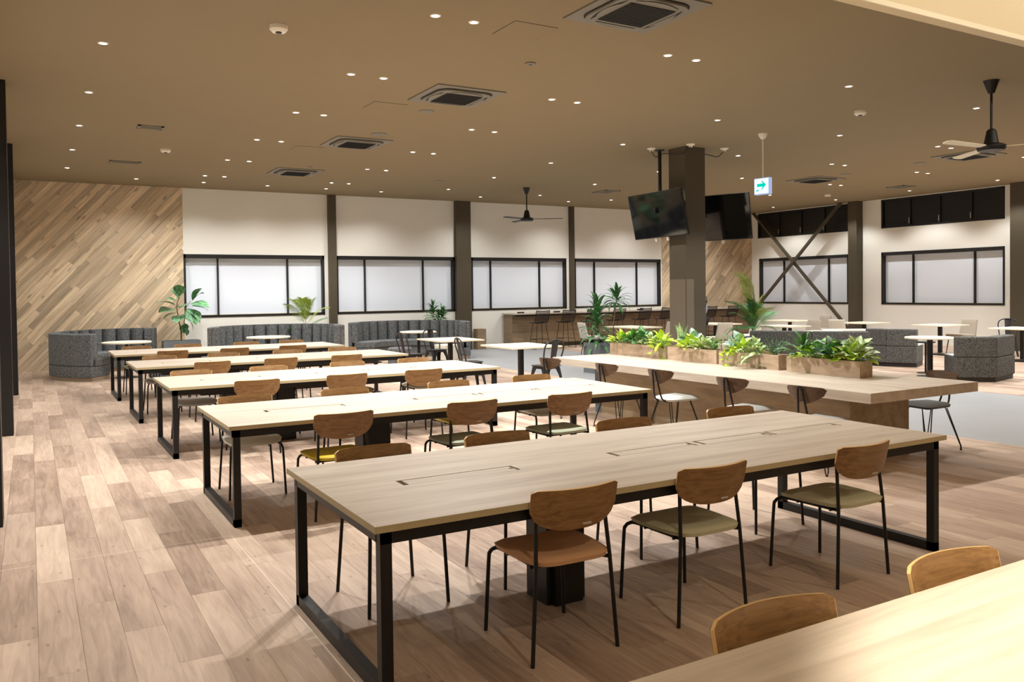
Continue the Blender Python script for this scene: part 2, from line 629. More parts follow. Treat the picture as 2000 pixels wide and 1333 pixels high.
HIDDEN = [(1.5, 4.6, 3.3, 4.2), (6.7, 7.4, 5.2, 8.9)]
rows.sort(key=area, reverse=True)
GAP = .0003
cache = {}
rest = MB()
for k, (a, b, y0, y1) in enumerate(rows):
    w, l = round(b - a, 4), round(y1 - y0, 4)
    if k < 296:
        if (w, l) not in cache:
            x, y = w / 2 - GAP, l / 2 - GAP
            e = .0004
            vs = [(-x, -y, -.006), (x, -y, -.006), (x, y, -.006), (-x, y, -.006), (-x + e, -y + e, 0), (x - e, -y + e, 0), (x - e, y - e, 0), (-x + e, y - e, 0)]
            cache[(w, l)] = MB().add(vs, [(4, 5, 6, 7), (0, 1, 5, 4), (1, 2, 6, 5), (2, 3, 7, 6), (3, 0, 4, 7)]).mesh('floor_plank')
        mobj('plank', cache[(w, l)], M['floor'], floor, ((a + b) / 2, (y0 + y1) / 2, 0))
    else:
        rest.add([(a + GAP, y0 + GAP, 0), (b - GAP, y0 + GAP, 0), (b - GAP, y1 - GAP, 0), (a + GAP, y1 - GAP, 0),
                  (a, y0, -.006), (b, y0, -.006), (b, y1, -.006), (a, y1, -.006)], [(0, 1, 2, 3), (4, 5, 1, 0), (5, 6, 2, 1), (6, 7, 3, 2), (7, 4, 0, 3)])
o = rest.build('planking', M['floor'], floor)
o['kind'] = 'stuff'
MB().span((G0, YF, -.006), (G1, YW, 0)).build('grey_tile_strip', M['tile'], floor)['label'] = 'broad grey vinyl strip'
MB().span((XL, 5.828, 0), (1.15, 5.833, .0008)).span((1.148, 2.0, 0), (1.153, 5.83, .0008)).build('seam_line', M['seam'], floor)['label'] = 'thin pale seam'

# --- ceiling
c_ = struct('ceiling', MB().span((XL - .2, YS + .06, ZC), (XW + .3, YW + .3, ZC + .15)), M['ceil'])
tag(c_, 'brown painted flat ceiling')
struct('ceiling', MB().span((XL - .2, YF - .2, ZU), (XW + .3, YS + .15, ZU + .15)), M['beige'])
w_ = struct('wall_step', MB().span((XL - .2, YS, ZC), (XW + .3, YS + .12, ZU)), M['beige'])
tag(w_, 'beige face rising where the brown ceiling ends')
MB().span((XL, YS - .012, ZC), (XW, YS, ZC + .05)).build('edge_strip', M['trimw'], w_)

# --- walls and windows
ZB0, ZB1 = 1.095, 2.62
WB = [(3.18, 6.61, 3.98, 5.68), (6.93, 10.36, 7.74, 9.43), (10.89, 14.14, 11.56, 13.23), (14.44, 17.84, 15.25, 16.92)]
WR = [(16.72, 20.28, 17.51, 19.29), (12.04, 15.59, 12.87, 14.64)]
ZR0, ZR1, ZH0, ZH1 = 1.125, 2.64, 3.335, 4.165
wb = struct('wall_back', holes(MB(), 'x', YW, YW + .25, XL - .2, XW + .25, -.1, ZC + .1, [(a, b, ZB0, ZB1) for a, b, *_ in WB]), M['white'])
wr = struct('wall_right', holes(MB(), 'y', XW, XW + .25, YF, YW, -.1, ZC + .1, [(a, b, ZR0, ZR1) for a, b, *_ in WR] + [(WR[0][0], WR[0][1] + .06, ZH0, ZH1), (WR[1][0], WR[1][1], ZH0, ZH1)]), M['white'])
struct('wall_right', MB().span((XW, YF, ZC), (XW + .25, YS, ZU)), M['beige'])
struct('wall_left', MB().span((XL - .2, YF, -.1), (XL, YW, ZU)), M['white'])
struct('wall_front', MB().span((XL - .2, YF - .2, -.1), (XW + .25, YF, ZU)), M['beige'])
struct('baseboard_right', MB().span((XW - .012, 11.9, 0), (XW, 20.5, .06)), M['whitep'])


def window(n, a, b, z0, z1, m1, m2, back):
    """black framed window in a deep reveal with three roller blinds; local x along the wall, y into the wall"""
    L = b - a
    w = bpy.data.objects.new('window_%d' % n, None)
    col.objects.link(w)
    w['kind'] = 'structure'
    if back:
        w.location = (a, YW, 0)
    else:
        w.location = (XW, b, 0)
        w.rotation_euler = (0, 0, -PI / 2)
        m1, m2 = b - m2, b - m1
        m1, m2 = sorted((m1, m2))
    if back:
        m1, m2 = m1 - a, m2 - a
    D, T, TT = .20, .05, .095
    f = MB()
    f.span((0, -.012, z0), (L, D, z0 + T)).span((0, -.012, z1 - TT), (L, D, z1)).span((0, -.012, z0), (T, D, z1)).span((L - T, -.012, z0), (L, D, z1))
    f.build('frame', M['blackf'], w)
    for m in (m1, m2):
        MB().span((m - .016, .06, z0 + T), (m + .016, .10, z1 - TT)).build('mullion', M['blackf'], w)
    MB().span((T, D - .02, z0 + T), (L - T, D - .012, z1 - TT)).build('glass_pane', M['glass'], w)
    xs = [T, m1, m2, L - T]
    for k in range(3):
        bl = MB().span((xs[k] + (.004 if k == 0 else .02), .122, z0 + T + .012), (xs[k + 1] - (.004 if k == 2 else .02), .126, z1 - TT)).build('roller_blind', M['blind'], w)
        MB().span((xs[k] + .022, .117, z0 + T + .004), (xs[k + 1] - .022, .131, z0 + T + .026)).build('bottom_bar', M['whitep'], bl)
        MB().span((xs[k] + .02, .127, z1 - TT - .05), (xs[k + 1] - .02, .165, z1 - TT)).build('blind_cassette', M['blind'], bl)
    return w


for n, (a, b, m1, m2) in enumerate(WB):
    w = window(n + 1, a, b, ZB0, ZB1, m1, m2, True)
    w['label'] = 'black framed window with three drawn white blinds, bay %s from the board wall' % ('one', 'two', 'three', 'four')[n]
for n, (a, b, m1, m2) in enumerate(WR):
    w = window(n + 5, a, b, ZR0, ZR1, m1, m2, False)
    w['label'] = ('black framed window with white blinds behind the crossed steel braces', 'black framed window with white blinds under the second high dark window')[n]


def high_window(n, a, b):
    L = b - a
    w = bpy.data.objects.new('window_%d' % n, None)
    col.objects.link(w)
    w['kind'] = 'structure'
    w.location = (XW, b, 0)
    w.rotation_euler = (0, 0, -PI / 2)
    T = .05
    f = MB().span((0, -.01, ZH0), (L, .15, ZH0 + T)).span((0, -.01, ZH1 - T), (L, .15, ZH1)).span((0, -.01, ZH0), (T, .15, ZH1)).span((L - T, -.01, ZH0), (L, .15, ZH1))
    f.build('frame', M['blackf'], w)
    for k in range(4):
        x0, x1 = L * k / 4, L * (k + 1) / 4
        p = MB().span((x0 + .03, .04, ZH0 + T), (x1 - .03, .05, ZH1 - T)).build('pane', M['night'], w)
        if k < 3:
            MB().span((x1 - .035, .0, ZH0 + T), (x1 + .035, .08, ZH1 - T)).build('mullion', M['blackf'], w)
            MB().span((x1 - .012, -.02, ZH0 + .09), (x1 + .012, 0, ZH0 + .25)).build('handle', M['silver'], w)
    return w


high_window(7, WR[0][0], WR[0][1] + .06)['label'] = 'row of dark high windows above the crossed braces'
high_window(8, WR[1][0], WR[1][1])['label'] = 'row of dark high windows nearer the end of the side wall'

# --- diagonal boards
BW = .118


def clip(poly, x0, x1, y0, y1):
    for ax, lim, s in ((0, x0, 1), (0, x1, -1), (1, y0, 1), (1, y1, -1)):
        out = []
        for k in range(len(poly)):
            p, q = poly[k], poly[(k + 1) % len(poly)]
            dp, dq = s * (p[ax] - lim), s * (q[ax] - lim)
            if dp >= 0:
                out.append(p)
            if dp * dq < 0:
                t = dp / (dp - dq)
                out.append((p[0] + t * (q[0] - p[0]), p[1] + t * (q[1] - p[1])))
        poly = out
        if len(poly) < 3:
            return None
    return poly


def cladding(parent, to3, normal, x0, x1, z0, z1, seed, ang=48):
    """boards at 45 degrees: to3(a, z) gives the wall point"""
    rnd = random.Random(seed)
    c, s = math.cos(R(ang)), math.sin(R(ang))
    ex = (to3(1, 0) - to3(0, 0)).normalized()
    X = ex * c + Vector((0, 0, 1)) * s
    N = Vector(normal)
    Y = N.cross(X)
    cs = [(x0, z0), (x1, z0), (x1, z1), (x0, z1)]
    us = [p[0] * c + p[1] * s for p in cs]
    vs_ = [-p[0] * s + p[1] * c for p in cs]
    for k in range(math.floor(min(vs_) / BW), math.ceil(max(vs_) / BW)):
        u = min(us) - rnd.random() * 1.3
        while u < max(us):
            ln = rnd.choice((.9, 1.2, 1.2, 1.5))
            quad = [(u, k * BW), (u + ln, k * BW), (u + ln, (k + 1) * BW), (u, (k + 1) * BW)]
            u += ln
            p = clip([(a * c - b * s, a * s + b * c) for a, b in quad], x0, x1, z0, z1)
            if not p:
                continue
            ar = abs(sum(p[i][0] * p[(i + 1) % len(p)][1] - p[(i + 1) % len(p)][0] * p[i][1] for i in range(len(p)))) / 2
            if ar < .006:
                continue
            cx, cz = sum(q[0] for q in p) / len(p), sum(q[1] for q in p) / len(p)
            sgn = 1 if (Y.z > 0) else -1
            loc = [((a - cx) * c + (b - cz) * s, (-(a - cx) * s + (b - cz) * c) * sgn) for a, b in p]
            loc = [(a * (1 - .0015 / max(.02, abs(a))) if abs(a) > .02 else a, b * (1 - .0012 / max(.02, abs(b))) if abs(b) > .02 else b) for a, b in loc]
            o = MB().prism(loc, -.012, .006 + rnd.random() * .003).build('plank', M['clad'], parent)
            m = Matrix((X, Y, N)).transposed().to_4x4()
            m.translation = to3(cx, cz) + N * .012
            o.matrix_local = m


cladding(wb, lambda a, z: Vector((a, YW, z)), (0, -1, 0), XL, 3.18, 0, ZC, 3)
cladding(wb, lambda a, z: Vector((a, YW, z)), (0, -1, 0), 17.9, XW - .02, 0.9, ZC, 5)
cladding(wr, lambda a, z: Vector((XW, -a, z)), (-1, 0, 0), -YW + .02, -20.62, 0.9, ZC, 8)

# --- columns and braces
def column(a, b, label, mat=None):
    o = struct('steel_column', MB().span(a, b), mat or M['steel'])
    o['label'] = label


for y, s in ((6.93, 'nearest the viewer'), (11.45, 'between the other two'), (16.14, 'closest to the board wall')):
    column((XL, y, 0), (-.2, y + .3, ZC), 'dark steel column along the aisle wall, %s' % s, M['black'])
column((6.71, YW - .12, 0), (6.91, YW, ZC), 'slim brown steel column between window bays one and two')
column((10.36, YW - .14, 0), (10.82, YW, ZC), 'broad brown steel column between window bays two and three')
column((14.24, YW - .10, 0), (14.39, YW, ZC), 'slim brown steel column between window bays three and four')
column((XW - .28, 16.22, 0), (XW, 16.52, ZC), 'brown steel column beside the crossed braces')
column((XW - .28, 11.4, 0), (XW, 11.76, ZC), 'brown steel column beside the second high window')
xb = XW - .22
o = struct('steel_brace', MB().bar((xb, 20.35, ZC), (xb, 16.42, .25), .07, .09, (1, 0, 0)), M['steel'])
o['label'] = 'brown steel diagonal brace falling toward the column'
o = struct('steel_brace', MB().bar((xb - .08, 16.75, ZC), (xb - .08, 20.6, .55), .07, .09, (1, 0, 0)), M['steel'])
o['label'] = 'brown steel diagonal brace rising toward the column'

pl = struct('pillar', MB().span((10.15, 11.3, 0), (10.62, 11.74, ZC)), M['pillar'])
tag(pl, 'square olive brown pillar carrying two screens')
MB().span((10.144, 11.31, 0), (10.15, 11.735, 1.82)).span((10.155, 11.294, 0), (10.33, 11.3, 1.82)).build('corner_guard', M['pillar_low'], pl)

# ------------------------------------------------------------------ ceiling fittings
def spot(parent, w, c, size, blend, loc=(0, 0, -.03), rad=.05):
    d = bpy.data.lights.new('lamp', 'SPOT')
    d.energy = w
    d.color = c
    d.spot_size = R(size)
    d.spot_blend = blend
    d.shadow_soft_size = rad
    o = bpy.data.objects.new('lamp_light', d)
    col.objects.link(o)
    o.parent = parent
    o.location = loc
    return o


dl_ring = MB().lathe([(.034, -.001), (.036, -.006), (.050, -.006), (.054, 0.0), (.054, .012), (.034, .012)], 18).mesh('downlight_ring', 40)
dl_lens = MB().lathe([(.001, -.004), (.036, -.004), (.036, .001), (.001, .001)], 18).mesh('downlight_lens', 40)
proto_dl = None


def downlight(x, y, label, group, z=ZC, w=None, c=SPOT_COL, size=122, blend=.45):
    t = thing('downlight', label, 'ceiling light', (x, y, z), 0, group)
    mobj('trim_ring', dl_ring, M['whitep'], t)
    mobj('lens', dl_lens, M['lens'], t)
    spot(t, SPOT_W if w is None else w, c, size, blend)
    return t


ROWS = [7.02, 9.35, 11.67, 14.0, 16.35, 18.70]
ORD = ['sixth', 'fifth', 'fourth', 'third', 'second', 'first']
for k, y in enumerate(ROWS):
    rowl = '%s row from the windows' % ORD[k]
    W_ = SPOT_W * ROW_GAIN[k]
    V_ = SPOT_W * min(ROW_GAIN[k], 1.05)
    downlight(.69, y, 'single round downlight over the aisle, %s' % rowl, 'downlights over the aisle', w=W_)
    for x in (3.29, 3.69):
        downlight(x, y, 'downlight of a pair over the long tables, %s, %s side' % (rowl, 'aisle' if x < 3.5 else 'pillar'), 'paired downlights over the long tables', w=W_)
    for x in (6.07, 6.48):
        downlight(x, y, 'downlight of a pair past the tables, %s, %s side' % (rowl, 'aisle' if x < 6.2 else 'pillar'), 'paired downlights past the table ends', w=V_)
    downlight(9.05, y, 'single round downlight before the pillar line, %s' % rowl, 'single downlights before the pillar', w=V_)
    downlight(11.82, y if y < 18 else 18.84, 'single round downlight beyond the pillar line, %s' % rowl, 'single downlights beyond the pillar', w=V_)
    if k < 3:
        for x in (14.4, 14.8):
            downlight(x, y - .08, 'downlight of a pair right of the fan, %s, %s side' % (rowl, 'pillar' if x < 14.5 else 'wall'), 'paired downlights toward the side wall', w=V_)
    else:
        downlight(14.3, y if y < 18 else 19.0, 'lone round downlight behind the exit sign, %s' % rowl, 'lone downlights behind the exit sign', w=V_)
    if k != 4:
        for x in (17.2, 17.6):
            downlight(x, y - .1, 'downlight of a pair before the side windows, %s, %s side' % (rowl, 'pillar' if x < 17.4 else 'wall'), 'paired downlights before the side windows', w=V_)
    else:
        downlight(17.6, 16.2, 'lone round downlight before the crossed braces', 'lone downlights before the braces', w=V_)
    downlight(20.35, y - .1, 'single round downlight close to the side wall, %s' % rowl, 'downlights along the side wall', w=V_)
for k, x in enumerate((2.06, 3.46, 4.89, 6.3, 7.72, 9.13, 10.55, 12.0, 13.4, 14.8, 16.2, 17.6, 19.0)):
    if k < 5:
        downlight(x, 19.83, 'wall washing downlight close to the back wall, number %s from the board wall' % ('one', 'two', 'three', 'four', 'five')[k], 'wall washing downlights', w=WASH_W, size=134, blend=.95)
    elif k in (6, 8, 10, 12):
        downlight(x, 19.83, 'wall washing downlight close to the back wall, %s' % {6: 'over the broad column', 8: 'over the bar start', 10: 'over the middle bar', 12: 'over the bar end'}[k], 'wall washing downlights', w=WASH_W, size=134, blend=.95)
# warm lamps of the higher hall behind the viewer, over the nearest table
for k, x in enumerate((2.6, 4.9)):
    downlight(x, .3, 'warm lamp in the higher hall over the nearest table, %s end' % ('aisle', 'far')[k], 'warm hall lamps', z=ZU, w=HALL_W, c=HALL_COL, size=34, blend=.3)


for k, x in enumerate((1.4, 6.6)):  # unseen fill lamps added to lift the shade around the nearest tables
    downlight(x, -2.2, 'added wide fill lamp, unseen in the hall behind the viewer, %s end' % ('aisle', 'far')[k], 'added wide fill lamps', z=ZU, w=430, c=HALL_COL, size=125, blend=.6)
for k, x in enumerate((6.5, 9.5, 12.5)):  # added unseen, standing in for the hall's light on the beige face
    t = thing('added_uplight', 'added unseen uplight washing the beige face, %s' % ('closest to the long tables', 'middle one', 'closest to the side wall')[k], 'wall light', (x, 1.6, 4.9), 0, 'added uplights')
    MB().lathe([(.05, -.1), (.06, -.08), (.06, .1), (.05, .1)], 16).build('body', M['whitep'], t)
    MB().tube([(0, 0, .1), (0, 0, ZU - 4.9)], .012, 8).build('rod', M['whitep'], t)
    o = spot(t, 210, (1, .94, .84), 120, .5, (0, .08, .1))
    o.rotation_euler = (R(105), 0, 0)


def ac_unit(x, y, label):
    t = thing('ceiling_air_conditioner', label, 'air conditioner', (x, y, ZC), 0, 'ceiling cassettes')
    MB().box((0, 0, -.008), (.96, .96, .016)).build('panel', M['acgrey'], t, bevel=.003)
    rr = []
    for (cx, cy, a0) in ((.21, .21, 0), (-.21, .21, 90), (-.21, -.21, 180), (.21, -.21, 270)):
        rr += [(cx + .17 * math.cos(R(a0 + 15 * i)), cy + .17 * math.sin(R(a0 + 15 * i))) for i in range(7)]
    MB().prism([(a * 1.03, b * 1.03) for a, b in rr], -.02, -.016).build('shadow_gap', M['acdark'], t)
    MB().prism(rr, -.045, -.02).build('face', M['acgrey'], t, bevel=.006)
    g = MB().box((0, 0, -.049), (.50, .50, .008)).build('grille', M['grille'], t)
    s = MB()
    for i in range(15):
        s.box((0, -.23 + .0328 * i, -.055), (.49, .008, .005))
    s.build('grille_bars', M['acdark'], g)
    for k in range(4):
        a = k * PI / 2
        Mz = Matrix.Rotation(a, 3, 'Z')
        pts = []
        for i in range(9):
            u = -1 + i / 4
            pts.append((.22 * u, .36 - .035 * (1 - u * u) * -1))
        poly = [(.225 * (-1 + i / 4), .306) for i in range(9)] + [(.225 * (1 - i / 4), .306 + .052 * (1 - (1 - i / 4) ** 2) + .004) for i in range(9)]
        P = [(Mz @ Vector((px, py, 0))) for px, py in poly]
        q = [(p.x, p.y) for p in P]
        cxm, cym = sum(p[0] for p in q) / len(q), sum(p[1] for p in q) / len(q)
        sl = MB().prism([(cxm + (px - cxm) * 1.06, cym + (py - cym) * 1.25) for px, py in q], -.0465, -.045).build('louver_slot', M['acdark'], t)
        MB().prism([(cxm + (px - cxm) * .97, cym + (py - cym) * .85) for px, py in q], -.050, -.0465).build('louver', M['acgrey'], sl)
    return t


ac_unit(4.84, 6.03, 'grey four-way ceiling air conditioner cut by the top of the photo')
ac_unit(4.85, 9.75, 'grey ceiling air conditioner, second from the viewer over the long tables')
ac_unit(4.84, 13.55, 'grey ceiling air conditioner, third from the viewer over the long tables')
ac_unit(4.85, 17.33, 'grey ceiling air conditioner closest to the back windows')
ac_unit(15.92, 9.62, 'grey ceiling air conditioner partly behind the nearer ceiling fan')
ac_unit(16.1, 13.42, 'grey ceiling air conditioner beside the exit sign')


def vent(x, y, sx, sy, label):
    t = thing('ceiling_vent', label, 'vent', (x, y, ZC), 0)
    f = MB()
    f.box((0, sy / 2 - .02, -.008), (sx, .04, .016)).box((0, -sy / 2 + .02, -.008), (sx, .04, .016))
    f.box((sx / 2 - .02, 0, -.008), (.04, sy, .016)).box((-sx / 2 + .02, 0, -.008), (.04, sy, .016))
    f.build('frame', M['acgrey'], t)
    b = MB().box((0, 0, -.002), (sx - .07, sy - .07, .004)).build('backing', M['acdark'], t)
    s = MB()
    k = max(4, int((sy - .08) / .035))
    for i in range(k):
        s.box((0, -sy / 2 + .05 + (sy - .1) * i / (k - 1), -.009), (sx - .08, .014, .008))
    s.build('grille_bars', M['acgrey'], b)


vent(1.63, 13.66, .36, .26, 'small ceiling grille over the aisle, the nearer of two')
vent(1.62, 17.42, .54, .26, 'wide ceiling grille over the aisle close to the board wall')
vent(12.95, 17.42, .46, .62, 'ceiling grille between the far fan and the pillar')
vent(19.3, 13.42, .5, .5, 'ceiling grille in front of the side windows')


def detector(x, y, r, label, name='smoke_detector', m='whitep', h=.05):
    t = thing(name, label, 'detector' if name != 'ceiling_speaker' else 'speaker', (x, y, ZC), 0)
    MB().lathe([(r * .2, -h), (r * .75, -h), (r, -h * .6), (r, 0)], 20).build('body', M[m], t, smooth=40)
    MB().lathe([(r * .1, -h * 1.25), (r * .32, -h * 1.2), (r * .36, -h * .95)], 14).build('sensor', M['gun' if name != 'ceiling_speaker' else m], t, smooth=40)


detector(2.1, 7.99, .085, 'white round smoke detector nearest the viewer over the aisle tables', h=.06)
detector(2.1, 15.6, .085, 'white round smoke detector between the aisle vents', h=.06)
detector(10.47, 7.93, .085, 'white round smoke detector in front of the nearer fan', h=.06)
detector(19.0, 15.43, .085, 'white round smoke detector beside the steel braces', h=.06)
detector(4.9, 7.98, .06, 'small flush ceiling sensor between the first two air conditioners', 'ceiling_sensor', 'acgrey', .02)
detector(4.92, 16.5, .05, 'small flush ceiling sensor beside the last air conditioner', 'ceiling_sensor', 'acgrey', .02)
detector(4.89, 10.78, .11, 'flat grey ceiling speaker behind the second air conditioner', 'ceiling_speaker', 'acgrey', .012)
detector(4.91, 12.67, .13, 'flat grey ceiling speaker before the third air conditioner', 'ceiling_speaker', 'acgrey', .012)
detector(8.2, 17.42, .13, 'flat grey ceiling speaker before the far fan', 'ceiling_speaker', 'acgrey', .012)
detector(15.98, 12.5, .12, 'flat grey ceiling speaker before the air conditioner by the exit sign', 'ceiling_speaker', 'acgrey', .012)
detector(15.99, 10.68, .12, 'flat grey ceiling speaker behind the nearer fan', 'ceiling_speaker', 'acgrey', .012)


def hatch(x, y, label):
    t = thing('access_hatch', label, 'hatch', (x, y, ZC), 0)
    MB().box((0, 0, -.001), (.48, .46, .002)).build('rim', M['steel'], t)
    MB().box((0, 0, -.002), (.465, .445, .004)).build('panel', M['ceil'], t)


hatch(4.25, 7.02, 'flush ceiling access panel beside the nearest air conditioner')
hatch(4.26, 10.75, 'flush ceiling access panel behind the second air conditioner')
hatch(4.26, 14.5, 'flush ceiling access panel behind the third air conditioner')


def fan(x, y, rod, label, blade, rz):
    t = thing('ceiling_fan', label, 'fan', (x, y, ZC), rz)
    MB().lathe([(.035, -.16), (.05, -.12), (.085, -.02), (.095, 0)], 20).build('canopy', M['black'], t, smooth=40)
    MB().tube([(0, 0, -.1), (0, 0, -rod + .2)], .015, 10).build('rod', M['black'], t, smooth=40)
    MB().lathe([(.03, -rod - .05), (.15, -rod - .05), (.165, -rod - .02), (.165, -rod + .01), (.13, -rod + .03), (.085, -rod + .04), (.055, -rod + .2), (.03, -rod + .22)], 24).build('motor', M['black'], t, smooth=40)
    for k in range(3):
        a = k * 2 * PI / 3
        mz = Matrix.Rotation(a, 3, 'Z') @ Matrix.Rotation(R(9), 3, 'X')
        p = [(.15, -.035), (.2, -.05), (.86, -.065), (.9, -.03), (.9, .03), (.86, .06), (.2, .05), (.15, .035)]
        mb = MB().prism(p, -.004, .004)
        mb.v = [tuple((mz @ Vector(v)) + Vector((0, 0, -rod - .005))) for v in mb.v]
        mb.build('blade', blade, t)
    return t


fan(10.67, 17.63, .77, 'black three-blade ceiling fan in front of the back windows', M['black'], R(-38))
fan(10.42, 6.0, .82, 'black ceiling fan with pale blades near the side windows', M['trimw'], R(-62))

# exit sign hanging on a white rod
t = thing('exit_sign', 'lit green arrow exit sign hanging on a white rod', 'sign', (10.52, 9.83, 0), R(8))
MB().lathe([(.03, -.09), (.055, -.06), (.075, -.01), (.075, 0)], 18, (0, 0, ZC)).build('canopy', M['whitep'], t, smooth=40)
MB().tube([(0, 0, ZC - .05), (0, 0, 3.46)], .011, 10).build('rod', M['whitep'], t, smooth=40)
bx = MB().box((0, 0, 3.325), (.085, .29, .27)).build('light_box', M['signside'], t, bevel=.006)
MB().box((-.0445, 0, 3.325), (.004, .265, .245)).build('face', M['signface'], t)
ar = MB()
Y2 = lambda px, pz: (-px, pz)
arrow = [(-.085, -.014), (.03, -.014), (-.01, -.055), (.022, -.055), (.088, .012), (.022, .08), (-.01, .08), (.03, .038), (-.085, .038)]
ar.add([(-.047, -px, 3.33 + pz) for px, pz in arrow] + [(-.0455, -px, 3.33 + pz) for px, pz in arrow],
       [tuple(range(9)), tuple(range(17, 8, -1))] + [(i, (i + 1) % 9, 9 + (i + 1) % 9, 9 + i) for i in range(9)])
fi = MB()
for (a, b, wd) in (((-.075, -.062), (-.068, -.09), .014), ((-.062, -.062), (-.05, -.085), .012), ((-.095, -.085), (-.08, -.07), .012)):
    fi.bar((-.047, -a[0], 3.33 + a[1]), (-.047, -b[0], 3.33 + b[1]), wd, .003, (1, 0, 0))
fi.box((-.047, .09, 3.33 - .075), (.003, .012, .04))
ar.build('arrow', M['signgreen'], t)
fi.build('running_figure_mark', M['signgreen'], t)


def tv(label, p_top_near, p_top_far, drop, tilt, out):
    """screen hung along the line near-far; out = horizontal unit vector it faces"""
    a, b = Vector(p_top_near), Vector(p_top_far)
    ex = (b - a)
    W = ex.length
    ex.normalize()
    n = (Vector(out) * math.cos(tilt) + Vector((0, 0, -1)) * math.sin(tilt)).normalized()
    ez = n.cross(ex)
    if ez.z < 0:
        ez = -ez
    H = drop
    c = (a + b) / 2 - ez * H / 2
    t = thing('tv_screen', label, 'television', c)
    m = Matrix((ex, n, ez)).transposed()
    if m.determinant() < 0:
        m = Matrix((-ex, n, ez)).transposed()
    t.matrix_world = Matrix.Translation(c) @ m.to_4x4()
    MB().box((0, -.022, 0), (W, .04, H)).build('shell', M['tvshell'], t, bevel=.004)
    MB().box((0, -.001, .004), (W - .02, .004, H - .03)).build('screen', M['screen'], t)
    MB().box((0, -.07, 0), (.5, .06, .4)).build('bracket', M['black'], t)
    for s in (-.16, .16):
        MB().box((s, -.03, -H / 2 - .03), (.05, .03, .08)).build('bracket_tab', M['whitep'], t)
    return t


tv('large black screen facing the long tables on the pillar', (9.87, 11.12, 3.42), (9.87, 12.60, 3.41), .84, R(12), (-1, 0, 0))
tv('large black screen angled on the far side of the pillar', (11.98, 11.55, 3.49), (11.24, 12.85, 3.46), .90, R(12), (-.869, -.495, 0))
for (x, y, l, m2) in ((10.04, 11.86, 'black ceiling pole carrying the screen over the long tables', 3.0), (10.80, 11.86, 'black ceiling pole carrying the angled far screen', 2.9)):
    t = thing('screen_pole', l, 'pole', (x, y, 0))
    MB().tube([(0, 0, ZC), (0, 0, m2)], .032, 12).build('pole', M['black'], t, smooth=40)
    MB().lathe([(.08, -.02), (.09, 0)], 18, (0, 0, ZC)).build('flange', M['black'], t)
    e_ = Vector((-.14, 0, 0)) if x < 10.5 else Vector((11.38 - x, 12.70 - y, 0))
    za = m2 + .08 if x < 10.5 else 3.512
    MB().bar((0, 0, za), tuple(e_ + Vector((0, 0, za))), .06, .1).build('arm', M['black'], t)
for (x, y, l) in ((9.78, 11.78, 'the screen pole over the long tables'), (10.12, 11.12, 'the pillar corner facing the viewer'), (10.98, 11.18, 'the far side of the pillar')):
    t = thing('cable_rosette', 'white cable rosette on the ceiling at %s' % l, 'socket', (x, y, ZC))
    MB().lathe([(.03, -.03), (.075, -.012), (.08, 0)], 18).build('plate', M['whitep'], t, smooth=40)
    for s in (-.025, .025):
        MB().lathe([(.012, -.055), (.016, -.02)], 10, (s, 0, 0)).build('plug', M['whitep'], t)
    tx, ty = (10.1 - x, 11.82 - y) if x < 10.5 else (10.76 - x, 11.5 - y)
    MB().tube(arcpath([(0, 0, -.04), (tx * .3, ty * .3, -.14), (tx * .7, ty * .7, -.1), (tx, ty, -.06)]), .007, 6).build('cable', M['black'], t, smooth=60)

# ------------------------------------------------------------------ long tables
def rr_poly(w, d, r, n=5):
    out = []
    for cx, cy, a0 in ((w / 2 - r, d / 2 - r, 0), (-w / 2 + r, d / 2 - r, 90), (-w / 2 + r, -d / 2 + r, 180), (w / 2 - r, -d / 2 + r, 270)):
        out += [(cx + r * math.cos(R(a0 + 90 * i / n)), cy + r * math.sin(R(a0 + 90 * i / n))) for i in range(n + 1)]
    return out


TH = .72
LIDS = [(-1.49, -.84), (-.22, .38), (.42, 1.0), (1.02, 1.66)]


